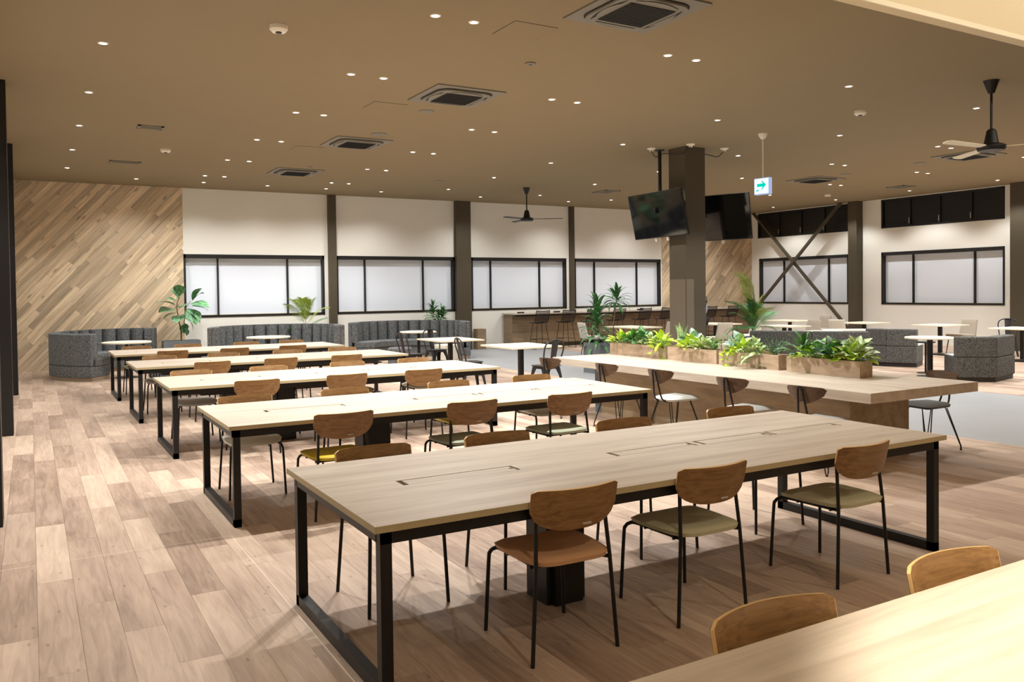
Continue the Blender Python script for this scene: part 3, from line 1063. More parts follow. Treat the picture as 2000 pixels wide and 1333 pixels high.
def long_table(x0, y0, L, W, label, lid_off=0.0):
    t = thing('meeting_table', label, 'table', (x0 + L / 2, y0 + W / 2, 0), 0, 'long meeting tables')
    lw = .055                                              # half width of the cable slot
    top = MB()
    xs = [-L / 2] + [v for l in LIDS for v in l] + [L / 2]
    top.span((-L / 2, -W / 2, TH - .026), (L / 2, -lw, TH)).span((-L / 2, lw, TH - .026), (L / 2, W / 2, TH))
    for i in range(0, len(xs), 2):
        top.span((xs[i], -lw, TH - .026), (xs[i + 1], lw, TH))
    top.build('tabletop', M['table'], t)
    e = MB()
    e.span((-L / 2 - .002, -W / 2 - .002, TH - .0285), (L / 2 + .002, -W / 2, TH - .0005)).span((-L / 2 - .002, W / 2, TH - .0285), (L / 2 + .002, W / 2 + .002, TH - .0005))
    e.span((-L / 2 - .002, -W / 2, TH - .0285), (-L / 2, W / 2, TH - .0005)).span((L / 2, -W / 2, TH - .0285), (L / 2 + .002, W / 2, TH - .0005))
    e.build('edge_band', M['tedge'], t)
    for a, b in LIDS:
        g = MB().span((a, -lw, TH - .03), (b, lw, TH - .02)).build('cable_slot', M['groove'], t)
        MB().span((a + .03, -lw + .007, TH - .02), (b - .016, lw - .007, TH - .001)).build('cable_lid', M['table'], g)
        MB().span((b - .04, -.012, TH - .02), (b - .016, .012, TH - .0005)).build('finger_notch', M['groove'], g)
    r = MB()
    zr0, zr1 = TH - .085, TH - .028
    r.span((-L / 2 + .03, -W / 2 + .03, zr0), (L / 2 - .03, -W / 2 + .07, zr1)).span((-L / 2 + .03, W / 2 - .07, zr0), (L / 2 - .03, W / 2 - .03, zr1))
    r.build('side_rail', M['black'], t)
    for s in (-1, 1):
        MB().box((s * (L / 2 - .055), 0, TH - .0565), (.05, W - .06, .057)).build('end_rail', M['black'], t)
        for q in (-1, 1):
            MB().span((s * (L / 2 - .08), q * (W / 2 - .03), 0), (s * (L / 2 - .03), q * (W / 2 - .08), TH - .028)).build('leg', M['black'], t)
        MB().span((s * (L / 2 - .08), -W / 2 + .03, 0), (s * (L / 2 - .03), W / 2 - .03, .055)).build('foot_rail', M['black'], t)
    MB().box((-.60, 0, .315), (.24, .2, .63)).box((-.60, 0, .30), (.17, .27, .60)).build('cable_column', M['black'], t)
    MB().span((-1.5, -.1, TH - .16), (1.66, .1, TH - .145)).build('cable_tray', M['black'], t)
    return t


TABLES = [(1.18, .26, 3.75, 1.28), (1.155, 3.085, 3.72, 1.30), (1.18, 5.98, 3.77, 1.27), (1.18, 8.83, 3.76, 1.27), (1.15, 11.56, 3.74, 1.27), (1.12, 14.21, 3.69, 1.33)]
TN = ['table at the bottom edge of the photo', 'first whole long table', 'second whole long table', 'third whole long table', 'fourth whole long table', 'fifth whole long table']
LBL = ['long pale oak meeting table cut off by the bottom of the photo',
       'long pale oak meeting table nearest the viewer with four lids in view',
       'long pale oak meeting table, second whole one from the viewer',
       'long pale oak meeting table, third whole one from the viewer',
       'long pale oak meeting table, fourth whole one from the viewer',
       'long pale oak meeting table furthest back beside the curved sofas']
for (x0, y0, L, W), l in zip(TABLES, LBL):
    long_table(x0, y0, L, W, l)

# ------------------------------------------------------------------ plywood chairs
def back_surface(hw=.226, zt=.775, zc=.648, zb=.585, y_end=-.212, y_mid=-.272, t=.012):
    def edge(u):
        x = (u * 2 - 1) * hw
        q = abs(u * 2 - 1)
        # rounded top corner, curved bottom
        ztop = zt - (0.014 * max(0, (q - .93) / .07) ** 2)
        zbot = zb + .105 * (1 - math.sqrt(max(0, 1 - min(1, q) ** 2.9)))
        return x, ztop, zbot
    def pt(u, v, off):
        x, a, b = edge(u)
        z = b + (a - b) * v
        y = y_mid + (y_end - y_mid) * (x / hw) ** 2 - (z - .68) * .22
        nx = -2 * (y_end - y_mid) * x / hw ** 2
        n = Vector((nx, 1, .22)).normalized()
        return Vector((x, y, z)) + n * off
    return pt


pt_ = back_surface()
mb = MB().sheet(lambda u, v: pt_(u, v, .0015), lambda u, v: pt_(u, v, -.0015), 18, 4)
me_bedge = MB().sheet(lambda u, v: pt_(u, v, .0055), lambda u, v: pt_(u, v, -.0055), 18, 4).mesh('chair_back_core', 50)
sh_ = lambda u: .004 + u * .992
me_bf = MB().sheet(lambda u, v: pt_(sh_(u), sh_(v), .0072), lambda u, v: pt_(sh_(u), sh_(v), .0056), 18, 4).mesh('chair_back_face', 50)
me_br = MB().sheet(lambda u, v: pt_(sh_(u), sh_(v), -.0056), lambda u, v: pt_(sh_(u), sh_(v), -.0072), 18, 4).mesh('chair_back_rear', 50)


def squircle(u, v, n=5.0):
    a, b = u * 2 - 1, v * 2 - 1
    m = max(abs(a), abs(b))
    if m < 1e-6:
        return 0.0, 0.0, 0.0
    k = math.hypot(a, b)
    c, d = a / k, b / k
    r = m / (abs(c) ** n + abs(d) ** n) ** (1 / n)
    return c * r, d * r, m


def seat_pt(u, v, z):
    q, w, m = squircle(u, v)
    hw = .222 + .012 * w - .012 * w * w
    dish = -.012 * math.cos(q * PI / 2) * math.cos(w * PI / 2) - .022 * max(0, (w - .55) / .45) ** 2
    return Vector((q * hw, -.022 + .232 * w, z + dish))


def seat_top(u, v):
    m = squircle(u, v)[2]
    return seat_pt(u, v, .466 - .014 * max(0, (m - .8) / .2) ** 2)


me_seat = MB().sheet(seat_top, lambda u, v: seat_pt(.5 + (u - .5) * .97, .5 + (v - .5) * .97, .432), 16, 16).mesh('chair_seat', 50)
me_rl, me_fl, me_tie = [], [], None
for s in (-1, 1):
    me_rl.append(MB().tube([(s * .225, -.228, 0), (s * .196, -.214, .42), (s * .180, -.190, .675)], .0095, 10).mesh('rear_leg', 40))
    me_fl.append(MB().tube(arcpath([(s * .222, .235, 0), (s * .208, .222, .34), (s * .204, .214, .385), (s * .195, .19, .408), (s * .18, .14, .416), (s * .172, -.12, .416), (s * .178, -.18, .418), (s * .194, -.214, .42)], 5), .0095, 10).mesh('front_leg', 50))
me_tie = MB().tube([(-.198, .06, .415), (.198, .06, .415)], .008, 8).tube([(-.198, -.16, .415), (.198, -.16, .415)], .008, 8).mesh('seat_bar', 40)
me_plate = MB().box((.03, -.2805, .612), (.045, .002, .009)).mesh('maker_plate')
for (me, mt) in ((me_bedge, 'ply'), (me_bf, 'oak'), (me_br, 'oak'), (me_tie, 'black'), (me_plate, 'silver')):
    me.materials.append(M[mt])
for me in me_rl + me_fl:
    me.materials.append(M['black'])
me_seat.materials.append(SEAT['olive'])


def ply_chair(x, y, rz, seat, label, group):
    t = thing('plywood_chair', label, 'chair', (x, y, 0), rz, group)
    b = mobj('backrest', me_bedge, M['ply'], t)
    mobj('veneer_front', me_bf, M['oak'], b)
    mobj('veneer_rear', me_br, M['oak'], b)
    mobj('maker_plate', me_plate, M['silver'], b)
    mobj('seat', me_seat, SEAT[seat], t)
    for m in me_rl:
        mobj('rear_leg', m, M['black'], t)
    for m in me_fl:
        mobj('front_leg', m, M['black'], t)
    mobj('seat_bar', me_tie, M['black'], t)
    return t


SN = dict(tan='tan leather', olive='olive khaki', sage='grey green', mustard='mustard yellow', cream='cream', russet='russet brown', grey='light grey')
PLACE = ['first', 'second', 'third', 'fourth']
chairs = {
    0: ([], [(1.72, 1.34, 'olive'), (2.53, 1.34, 'tan')]),
    1: ([(2.09, 3.315, 'tan'), (2.91, 3.315, 'olive'), (3.98, 3.265, 'olive')], [(1.66, 4.16, 'cream'), (2.45, 4.17, 'olive'), (3.41, 4.17, 'russet'), (4.38, 4.10, 'tan')]),
    2: ([(1.96, 6.12, 'mustard'), (3.03, 6.14, 'sage'), (3.94, 6.10, 'sage')], [(1.57, 6.91, 'cream'), (2.46, 6.90, 'russet'), (3.51, 6.93, 'mustard'), (4.44, 6.92, 'cream')]),
    3: ([(1.98, 8.86, 'russet'), (2.93, 8.87, 'russet'), (3.83, 8.87, 'cream')], [(1.59, 9.76, 'grey'), (2.48, 9.76, 'russet'), (3.46, 9.75, 'olive'), (4.37, 9.76, 'cream')]),
    4: ([(2.04, 11.58, 'grey'), (2.93, 11.6, 'grey'), (3.85, 11.58, 'sage')], [(1.59, 12.42, 'grey'), (2.48, 12.43, 'olive'), (3.43, 12.4, 'cream'), (4.3, 12.37, 'russet')]),
    5: ([(1.93, 14.22, 'grey'), (2.86, 14.2, 'cream'), (3.83, 14.26, 'grey')], [(1.57, 15.17, 'olive'), (2.41, 15.2, 'grey'), (3.4, 15.18, 'sage'), (4.23, 15.16, 'grey')]),
}
rj = random.Random(4)
for k, (near, far) in chairs.items():
    for i, (x, y, s) in enumerate(near):
        ply_chair(x, y - .03, R(rj.uniform(-2, 2)), s, ('plywood chair with %s seat, near side of %s, %s from aisle' % (SN[s], TN[k], PLACE[i]) if k < 3 else 'plywood chair on the near side of the %s, %s from the aisle' % (TN[k], PLACE[i])), 'plywood chairs at the long tables')
    for i, (x, y, s) in enumerate(far):
        y = TABLES[k][1] + TABLES[k][3] - .196 + rj.uniform(0, .008)
        ply_chair(x, y, PI + R(rj.uniform(-2, 2)), s, 'plywood chair on the far side of the %s, %s from the aisle' % (TN[k], PLACE[i]) if k else
                  'oak plywood chair %s behind the table at the bottom edge' % ('nearest the photo middle', 'toward the photo corner')[i], 'plywood chairs at the long tables')

# ------------------------------------------------------------------ communal table with planters
CX0, CX1, CY0, CY1, CZ = 6.12, 7.67, 4.54, 9.48, .74
t = thing('communal_table', 'thick oak communal table on a boxed base carrying four planters', 'table', ((CX0 + CX1) / 2, (CY0 + CY1) / 2, 0), PI / 2)
L, W = CY1 - CY0, CX1 - CX0
MB().span((-L / 2, -W / 2, CZ - .09), (L / 2, W / 2, CZ)).build('tabletop', M['table'], t, bevel=.003)
MB().span((-L / 2 + .55, -.54, 0), (L / 2 - .5, .33, CZ - .09)).build('base_box', M['box'], t)
MB().span((L / 2 - .5, -.54, 0), (L / 2 - .36, .33, CZ - .09)).build('end_panel', M['planter'], t)

# hairpin chairs with butterfly backs
def butterfly(u, v, off):
    q = u * 2 - 1
    x = q * .2
    ztop = .775 - .012 * q * q
    zbot = .615 + .10 * abs(q) ** 1.7
    if abs(q) > .85:
        k = (abs(q) - .85) / .15
        zbot += .03 * k * k
        ztop -= .02 * k * k
    z = zbot + (ztop - zbot) * v
    y = -.235 + .075 * q * q - (z - .6) * .25
    n = Vector((-.75 * q, 1, .25)).normalized()
    return Vector((x, y, z)) + n * off


me_hb = MB().sheet(lambda u, v: butterfly(u, v, .006), lambda u, v: butterfly(u, v, -.006), 16, 4).mesh('hairpin_back', 50)
hs = MB()
def hseat(u, v, z):
    q = u * 2 - 1
    y = -.2 + .42 * v
    hw = (.13 + .085 * v ** .7) * (1 - .25 * max(0, (abs(v * 2 - 1) - .75) / .25) ** 2)
    return Vector((q * hw, y, z))
def hseat_t(u, v):
    e = max(abs(u * 2 - 1), abs(v * 2 - 1))
    return hseat(u, v, .475 - .028 * max(0, (e - .6) / .4) ** 2)
me_hs = MB().sheet(hseat_t, lambda u, v: hseat(.5 + (u - .5) * .92, .5 + (v - .5) * .92, .425), 12, 12).mesh('hairpin_seat', 60)
me_hf = []
hp = MB()
hp.tube(arcpath([(-.05, .12, .418), (-.055, -.12, .418), (-.055, -.2, .43), (-.05, -.245, .48), (-.035, -.275, .62), (-.022, -.30, .74), (-.012, -.302, .765), (0, -.303, .772), (.012, -.302, .765), (.022, -.30, .74), (.035, -.275, .62), (.05, -.245, .48), (.055, -.2, .43), (.055, -.12, .418), (.05, .12, .418)], 4), .0095, 8)
me_hsup = hp.mesh('hairpin_back_loop', 60)
for (sx, sy) in ((-1, -1), (1, -1), (-1, 1), (1, 1)):
    ft = Vector((sx * .21, sy * .22 - .0, .008))
    a = Vector((sx * .15, sy * .10, .42))
    b = Vector((sx * .08, sy * .155, .42))
    d = (a - b).normalized() * .012
    me_hf.append(MB().tube([a, ft + d + Vector((0, 0, .03)), ft + d * .6 + Vector((0, 0, .005)), ft - d * .6 + Vector((0, 0, .005)), ft - d + Vector((0, 0, .03)), b], .0055, 7).lathe([(.011, -.008), (.011, .004)], 10, ft).mesh('hairpin_leg', 60))
me_clip = MB().box((0, -.262, .628), (.03, .004, .01)).mesh('back_clip')
for me, mt in ((me_hb, 'walnut'), (me_hs, 'pad_white'), (me_hsup, 'black'), (me_clip, 'silver')):
    me.materials.append(M[mt])
for me in me_hf:
    me.materials.append(M['black'])


def hairpin_chair(x, y, rz, pad, label):
    t = thing('hairpin_chair', label, 'chair', (x, y, 0), rz, 'hairpin chairs at the communal table')
    b = mobj('backrest', me_hb, M['walnut'], t)
    mobj('back_clip', me_clip, M['silver'], b)
    mobj('back_loop', me_hsup, M['black'], t)
    mobj('seat', me_hs, M[pad], t)
    for m in me_hf:
        mobj('hairpin_leg', m, M['black'], t)


HN = ['furthest from the viewer, at the table corner', 'second along from the far corner', 'third along with its pale seat in full view', 'fourth along, behind the nearest long table', 'fifth along, nearest the viewer']
for i, (x, y, a) in enumerate(((6.02, 9.12, -78), (6.10, 7.98, -84), (6.12, 7.02, -86), (6.14, 5.98, -84), (6.14, 5.08, -84))):
    hairpin_chair(x, y, R(a), 'pad_white', 'hairpin chair with walnut butterfly back, %s' % HN[i])
hairpin_chair(7.83, 5.16, R(82), 'pad_dark', 'hairpin chair with charcoal seat behind the communal table end')

# ------------------------------------------------------------------ plants
def leaf_mesh(L, W, bend=.35, fold=.25, taper=.8, nu=5, name='leaf'):
    """leaf along +Y from the origin, arching down; 3 verts across"""
    vs, fs = [], []
    for i in range(nu + 1):
        u = i / nu
        w = W / 2 * math.sin(PI * min(1, max(.02, u ** taper))) if 0 < i < nu else W * .03
        a = bend * u
        y = L * u * math.cos(a)
        z = L * (u * .25 - bend * u * u * .6)
        for s in (-1, 0, 1):
            vs.append((s * w, y, z + abs(s) * w * fold))
    for i in range(nu):
        for s in range(2):
            a = i * 3 + s
            fs.append((a, a + 1, a + 4, a + 3))
    return MB().add(vs, fs).mesh(name, 60)


LM = {}
def LMESH(key, *a, **k):
    if key not in LM:
        LM[key] = leaf_mesh(*a, **k)
    return LM[key]


def put_leaf(parent, me, mat, base, az, el, scale=1.0, roll=0.0, name='leaf'):
    o = mobj(name, me, mat, parent)
    o.rotation_mode = 'XYZ'
    o.matrix_local = Matrix.Translation(base) @ Matrix.Rotation(az, 4, 'Z') @ Matrix.Rotation(el, 4, 'X') @ Matrix.Rotation(roll, 4, 'Y') @ Matrix.Scale(scale, 4)
    return o


def bush(x, y, z, rad, h, n, key, lm, label, seed, droop=0.0, group='planter box plants', cat='plant', name='leafy_plant', spread=1.0):
    rnd = random.Random(seed)
    t = thing(name, label, cat, (x, y, z), 0, group)
    st = MB()
    n = int(n * 1.6)
    h *= 1.15
    for i in range(n):
        az = i * 2.39996 + rnd.uniform(-.3, .3)
        q = math.sqrt((i + .5) / n)
        el = R(78) * (1 - q) + R(6) * q + rnd.uniform(-.2, .2) - droop * q
        hh = h * (.95 - .65 * q) * rnd.uniform(.85, 1.15)
        b = Vector((-math.sin(az) * rad * .5 * q * spread, math.cos(az) * rad * .5 * q, max(.02, hh * .62)))
        put_leaf(t, LM[lm], LEAF[key], b, az, el, rnd.uniform(.75, 1.15), rnd.uniform(-.4, .4))
        if i % 2 == 0:
            st.tube([(b.x * .2, b.y * .2, -.01), (b.x * .7, b.y * .7, b.z * .6), tuple(b)], .0025, 5)
    st.build('stems', M['gstem'], t)
    return t


LMESH('small', .09, .048, .5)
LMESH('mid', .14, .07, .5)
LMESH('wide', .17, .10, .55)
LMESH('long', .25, .052, .7, .3, .7)
LMESH('spear', .30, .055, .12, .35, .75)
LMESH('round', .05, .045, .3, .1)
LMESH('ficus', .36, .25, .6, .12, .9, 6)


def fern(x, y, z, h, n, key, label, seed, rad=.10, group='planter box plants'):
    """feathery fern: curved fronds lined with needles, too fine to count"""
    rnd = random.Random(seed)
    t = thing('feathery_fern', label, 'plant', (x, y, z), 0, group)
    for i in range(n):
        az = i * 2.4 + rnd.uniform(-.3, .3)
        q = math.sqrt((i + .5) / n)
        ln = h * rnd.uniform(.8, 1.1)
        dx, dy = -math.sin(az), math.cos(az)
        mb = MB()
        P = [Vector((dx * rad * q * u * 1.6, dy * rad * q * u * 1.6, ln * (u - .25 * q * u * u))) for u in (0, .25, .5, .75, 1)]
        mb.tube(P, .0016, 4)
        for k in range(22):
            u = .2 + .8 * k / 21
            c = P[0].lerp(P[4], u)
            a = rnd.uniform(0, 6.28)
            l2 = .035 * (1.15 - u)  + .008
            e = Vector((math.cos(a), math.sin(a), .5)) * l2
            s = Vector((-math.sin(a), math.cos(a), 0)) * .0035
            mb.add([c - s, c + s, c + e], [(0, 1, 2)])
        mb.build('frond', LEAF[key], t)
    return t


def trailing(x, y, z, n, key, lm, label, seed, dirx, diry, drop, ln, group='planter box plants'):
    """a trailer creeping over the planter rim and hanging down"""
    rnd = random.Random(seed)
    t = thing('trailing_plant', label, 'plant', (x, y, z), 0, group)
    st = MB()
    for k in range(3):
        off = (k - 1) * .05
        P = arcpath([(0, 0, 0), (dirx * .5 * ln - diry * off, diry * .5 * ln + dirx * off, .06), (dirx * ln - diry * off * 1.5, diry * ln + dirx * off * 1.5, .03), (dirx * (ln + .03) - diry * off * 2, diry * (ln + .03) + dirx * off * 2, -drop * (.55 + .45 * ((k * 7) % 3) / 2))], 5)
        st.tube(P, .002, 5)
        for i in range(n):
            p = P[min(len(P) - 1, 2 + int(i * (len(P) - 3) / max(1, n - 1)))]
            put_leaf(t, LM[lm], LEAF[key], p, rnd.uniform(0, 6.28), rnd.uniform(-.7, .6), rnd.uniform(.8, 1.25), rnd.uniform(-.6, .6))
    st.build('stems', M['gstem'], t)
    return t


# planter boxes on the communal table (local x along the table)
PX = 7.155
PB = [(8.26, 9.44, 'furthest from the viewer'), (7.34, 8.22, 'second from the far end'), (6.39, 7.30, 'third from the far end'), (5.36, 6.28, 'nearest the viewer')]
PH, PD = .165, .19
SOIL = CZ + PH - .03
for a, b, l in PB:
    t = thing('planter_box', 'low oak planter box on the communal table, %s' % l, 'planter', (PX, (a + b) / 2, CZ), PI / 2, 'planter boxes on the communal table')
    ln = b - a
    MB().span((-ln / 2, -PD / 2, 0), (ln / 2, -PD / 2 + .014, PH)).build('side_panel', M['planter_wood'], t)
    MB().span((-ln / 2, PD / 2 - .014, 0), (ln / 2, PD / 2, PH)).build('side_panel', M['planter_wood'], t)
    for s in (-1, 1):
        MB().box((s * (ln / 2 - .007), 0, PH / 2), (.014, PD - .028, PH)).build('end_panel', M['planter_wood'], t)
    MB().span((-ln / 2 + .014, -PD / 2 + .014, .0), (ln / 2 - .014, PD / 2 - .014, PH - .032)).build('soil', M['gravel'], t)
q = PX
NB = ['furthest planter box', 'second planter box', 'third planter box', 'nearest planter box']
bush(q - .03, 9.24, SOIL, .26, .17, 22, 'lime', 'mid', 'lime leafed plant at the far end of the %s' % NB[0], 11)
bush(q, 9.02, SOIL, .26, .22, 20, 'green', 'mid', 'bright green pointed plant in the %s' % NB[0], 12)
bush(q, 8.83, SOIL, .26, .20, 20, 'dark', 'wide', 'dark green broad leafed plant in the middle of the %s' % NB[0], 13)
bush(q - .02, 8.62, SOIL, .28, .19, 24, 'pale', 'small', 'white variegated plant in the %s' % NB[0], 14)
bush(q, 8.42, SOIL, .24, .22, 14, 'lime', 'mid', 'yellow lime plant at the near end of the %s' % NB[0], 15)
trailing(q - .04, 8.36, SOIL, 6, 'lime', 'mid', 'lime trailer hanging over the side of the %s' % NB[0], 16, -.9, -.3, .13, .10)
tt = thing('snake_plant', 'tall pale snake plant at the far end of the %s' % NB[1], 'plant', (q, 8.04, SOIL), 0, 'planter box plants')
rs = random.Random(3)
for i in range(9):
    put_leaf(tt, LM['spear'], LEAF['pale'], Vector((rs.uniform(-.03, .03), rs.uniform(-.05, .05), 0)), i * 2.4, R(82 - 3.2 * i), rs.uniform(.85, 1.2))
bush(q + .03, 7.86, SOIL, .20, .24, 14, 'blue', 'wide', 'blue grey rosette plant in the %s' % NB[1], 21)
bush(q - .03, 7.82, SOIL, .28, .17, 26, 'lime', 'mid', 'striped lime plant in the middle of the %s' % NB[1], 22)
bush(q - .01, 7.64, SOIL, .24, .18, 18, 'pale', 'mid', 'cream and green plant in the %s' % NB[1], 23)
fern(q, 7.48, SOIL, .21, 16, 'green', 'feathery asparagus fern at the near end of the %s' % NB[1], 24)
fern(q + .03, 7.17, SOIL, .26, 9, 'dark', 'dark feathery fern at the far end of the %s' % NB[2], 31)
bush(q + .03, 7.10, SOIL, .22, .24, 14, 'blue', 'wide', 'blue grey plant at the far end of the %s' % NB[2], 32)
trailing(q - .04, 7.08, SOIL, 9, 'lime', 'small', 'lime trailer cascading over the table side of the %s' % NB[2], 33, -.75, .35, .15, .13)
bush(q - .02, 6.98, SOIL, .24, .19, 18, 'lime', 'mid', 'bright lime plant in the %s' % NB[2], 34)
bush(q, 6.82, SOIL, .26, .22, 22, 'pale', 'small', 'white variegated plant in the middle of the %s' % NB[2], 35)
trailing(q - .05, 6.72, SOIL, 5, 'pale', 'long', 'pale long leafed trailer over the side of the %s' % NB[2], 36, -.85, .15, .09, .10)
fern(q, 6.52, SOIL, .24, 18, 'dark', 'feathery asparagus fern at the near end of the %s' % NB[2], 37, .12)
bush(q, 6.14, SOIL, .24, .26, 18, 'dark', 'long', 'striped dark green plant at the far end of the %s' % NB[3], 41)
bush(q - .03, 6.02, SOIL, .24, .14, 14, 'lime', 'mid', 'lime plant leaning over the rim of the %s' % NB[3], 42, .4)
bush(q, 5.92, SOIL, .26, .22, 20, 'green', 'mid', 'glossy green plant in the %s' % NB[3], 43)
bush(q + .02, 5.78, SOIL, .26, .23, 18, 'blue', 'wide', 'silver variegated plant in the %s' % NB[3], 44)
bush(q, 5.68, SOIL, .22, .24, 14, 'dark', 'wide', 'dark upright broad leafed plant in the %s' % NB[3], 45)
bush(q - .03, 5.62, SOIL, .22, .13, 12, 'lime', 'wide', 'low lime heart leafed plant in the %s' % NB[3], 46)
bush(q, 5.49, SOIL, .24, .27, 22, 'pale', 'wide', 'big pale yellow green plant at the near end of the %s' % NB[3], 47)
bush(q - .01, 5.50, SOIL, .26, .15, 12, 'lime', 'wide', 'lime collar of leaves at the near end of the %s' % NB[3], 48, .2)


def trough(x, y, sx, sy, h, label):
    t = thing('floor_planter', label, 'planter', (x, y, 0))
    mb = MB()
    mb.span((-sx / 2, -sy / 2, 0), (sx / 2, -sy / 2 + .03, h)).span((-sx / 2, sy / 2 - .03, 0), (sx / 2, sy / 2, h))
    mb.span((-sx / 2, -sy / 2 + .03, 0), (-sx / 2 + .03, sy / 2 - .03, h)).span((sx / 2 - .03, -sy / 2 + .03, 0), (sx / 2, sy / 2 - .03, h))
    mb.build('trough', M['planter'], t)
    MB().span((-sx / 2 + .03, -sy / 2 + .03, 0), (sx / 2 - .03, sy / 2 - .03, h - .05)).build('soil', M['soil'], t)


trough(3.0, 20.42, .80, .36, .60, 'slate grey trough holding the fiddle leaf plant by the board wall')
trough(6.12, 20.78, .70, .34, .58, 'slate grey trough behind the middle curved sofa')
trough(9.62, 20.72, .70, .30, .58, 'slate grey trough behind the right curved sofa')
trough(9.98, 13.5, .82, .36, .60, 'slate grey trough behind the communal table with two dracaenas')
trough(13.75, 13.1, .80, .36, .58, 'slate grey trough with the bushy palm before the side windows')

# broad leafed rubber fig
t = thing('rubber_fig', 'tall broad leafed potted fig between board wall and window', 'plant', (3.0, 20.42, .55))
MB().tube(arcpath([(0, 0, -.02), (.0, 0, .25), (-.04, 0, .5), (-.08, 0, .85), (-.02, -.02, 1.05)]), .018, 8, .008).build('trunk', M['stem'], t, smooth=60)
MB().tube(arcpath([(0, 0, .2), (.07, 0, .45), (.10, -.02, .75), (.22, -.02, .95)]), .012, 8, .006).build('branch', M['stem'], t, smooth=60)
rs = random.Random(9)
for (px, pz, az, el, s) in ((-.02, 1.03, 170, 60, .8), (-.05, .98, 20, 50, .75), (-.1, .82, 100, 15, 1.1), (-.1, .72, 115, 0, 1.0), (-.08, .66, 75, -20, .8), (-.02, .6, 150, -25, .8), (.04, .62, 200, -20, .9),
                           (.22, .95, 250, 55, .85), (.22, .92, 300, 35, .9), (.18, .85, 240, -5, 1.1), (.14, .75, 205, -45, 1.15), (.12, .7, 255, -40, 1.0), (.1, .55, 250, -60, .8), (.08, .42, 160, -50, .65), (.05, .36, 210, -60, .6), (-.1, .92, 70, 20, .6), (.2, .8, 280, -10, 1.0), (.0, .78, 180, 10, .9)):
    put_leaf(t, LM['ficus'], LEAF['ficus'], Vector((px * 1.15, rs.uniform(-.08, .04), pz * 1.04)), R(az), R(el), s * 1.35, rs.uniform(-.4, .4))


def frond_mesh(ln, n, w, arch, seed, name='palm_frond', lw=.016):
    """palm frond along +Y with leaflets on both sides"""
    rnd = random.Random(seed)
    mb = MB()
    P = []
    for i in range(9):
        u = i / 8
        P.append(Vector((0, ln * u * math.cos(arch * u * .6), ln * (.55 * u - arch * .55 * u * u))))
    mb.tube(P, .005, 5, .0015)
    for i in range(n):
        u = .18 + .82 * i / (n - 1)
        k = min(7, int(u * 8))
        c = P[k].lerp(P[k + 1], u * 8 - k)
        l2 = w * math.sin(PI * (.12 + .8 * (u - .1))) * rnd.uniform(.85, 1.1)
        for s in (-1, 1):
            e = c + Vector((s * l2 * .8, l2 * .55, -l2 * .22 + rnd.uniform(-.01, .01)))
            m = c.lerp(e, .45) + Vector((0, 0, .012))
            mb.add([c + Vector((0, -lw / 2, 0)), c + Vector((0, lw / 2, 0)), m + Vector((s * -.002, lw * .6, 0)), m + Vector((0, -lw * .6, 0)), e], [(0, 1, 2, 3), (3, 2, 4)])
    return mb.mesh(name)


FR = [frond_mesh(.80, 34, .27, .75, 1, lw=.011), frond_mesh(1.0, 40, .30, 1.05, 2, lw=.011)]


def palm(x, y, z, fr, label, group=None):
    """fr: (azimuth, elevation, scale, key)"""
    t = thing('potted_palm', label, 'plant', (x, y, z), 0, group)
    mb = MB()
    for k in range(6):
        mb.tube(arcpath([(.03 * math.cos(k), .03 * math.sin(k), -.02), (.05 * math.cos(k), .05 * math.sin(k), .12), (.03 * math.cos(k * 2), .03 * math.sin(k * 2), .3)]), .007, 6)
    mb.build('stems', M['stem'], t)
    for i, (az, el, s, key, h) in enumerate(fr):
        put_leaf(t, FR[i % 2], LEAF[key], Vector((0, 0, h)), R(az), R(el), s, 0, 'frond')
    return t


rs = random.Random(5)
palm(5.98, 20.66, .54, [(115, 38, 1.1, 'palmy', .25), (120, 58, .95, 'palmy', .3), (-120, 62, .9, 'palmy', .35), (-112, 42, .9, 'palmy', .25), (112, -12, .9, 'palm', .2), (125, 8, .9, 'palm', .15), (-112, -10, .9, 'palm', .2), (-125, 5, .9, 'palm', .15), (180, 66, .9, 'palmy', .3), (150, 70, .9, 'palmy', .3), (-118, 20, .8, 'palm', .2)],
     'yellow green palm behind the middle curved sofa')
palm(13.7, 13.1, .54, [(rs.uniform(0, 360), rs.uniform(30, 75), rs.uniform(.6, .95), 'palmy' if i % 3 == 0 else 'palm', rs.uniform(.1, .35)) for i in range(24)] + [(a, -5, .8, 'palm', .2) for a in (95, 75, -60, -100, 130, -20)] + [(60, 62, 1.1, 'palmy', .45), (75, 70, 1.2, 'palmy', .5)],
     'bushy palm in front of the crossed braces')


def dracaena(x, y, z, heads, label):
    """canes with a tuft of sword leaves at each top"""
    t = thing('dracaena', label, 'plant', (x, y, z))
    rnd = random.Random(int(x * 100))
    for (dx, dy, h, n, s, low) in heads:
        MB().tube(arcpath([(dx * .2, dy * .2, -.02), (dx * .5, dy * .5, h * .5), (dx, dy, h)]), .011, 7, .008).build('cane', M['stem'], t, smooth=60)
        for i in range(n):
            q = (i + .5) / n
            put_leaf(t, LM['blade'], LEAF['palm'], Vector((dx, dy, h - q * low)), i * 2.4, R(80 - 105 * q) + rnd.uniform(-.2, .2), s * rnd.uniform(.8, 1.1), rnd.uniform(-.3, .3), 'leaf')
    return t


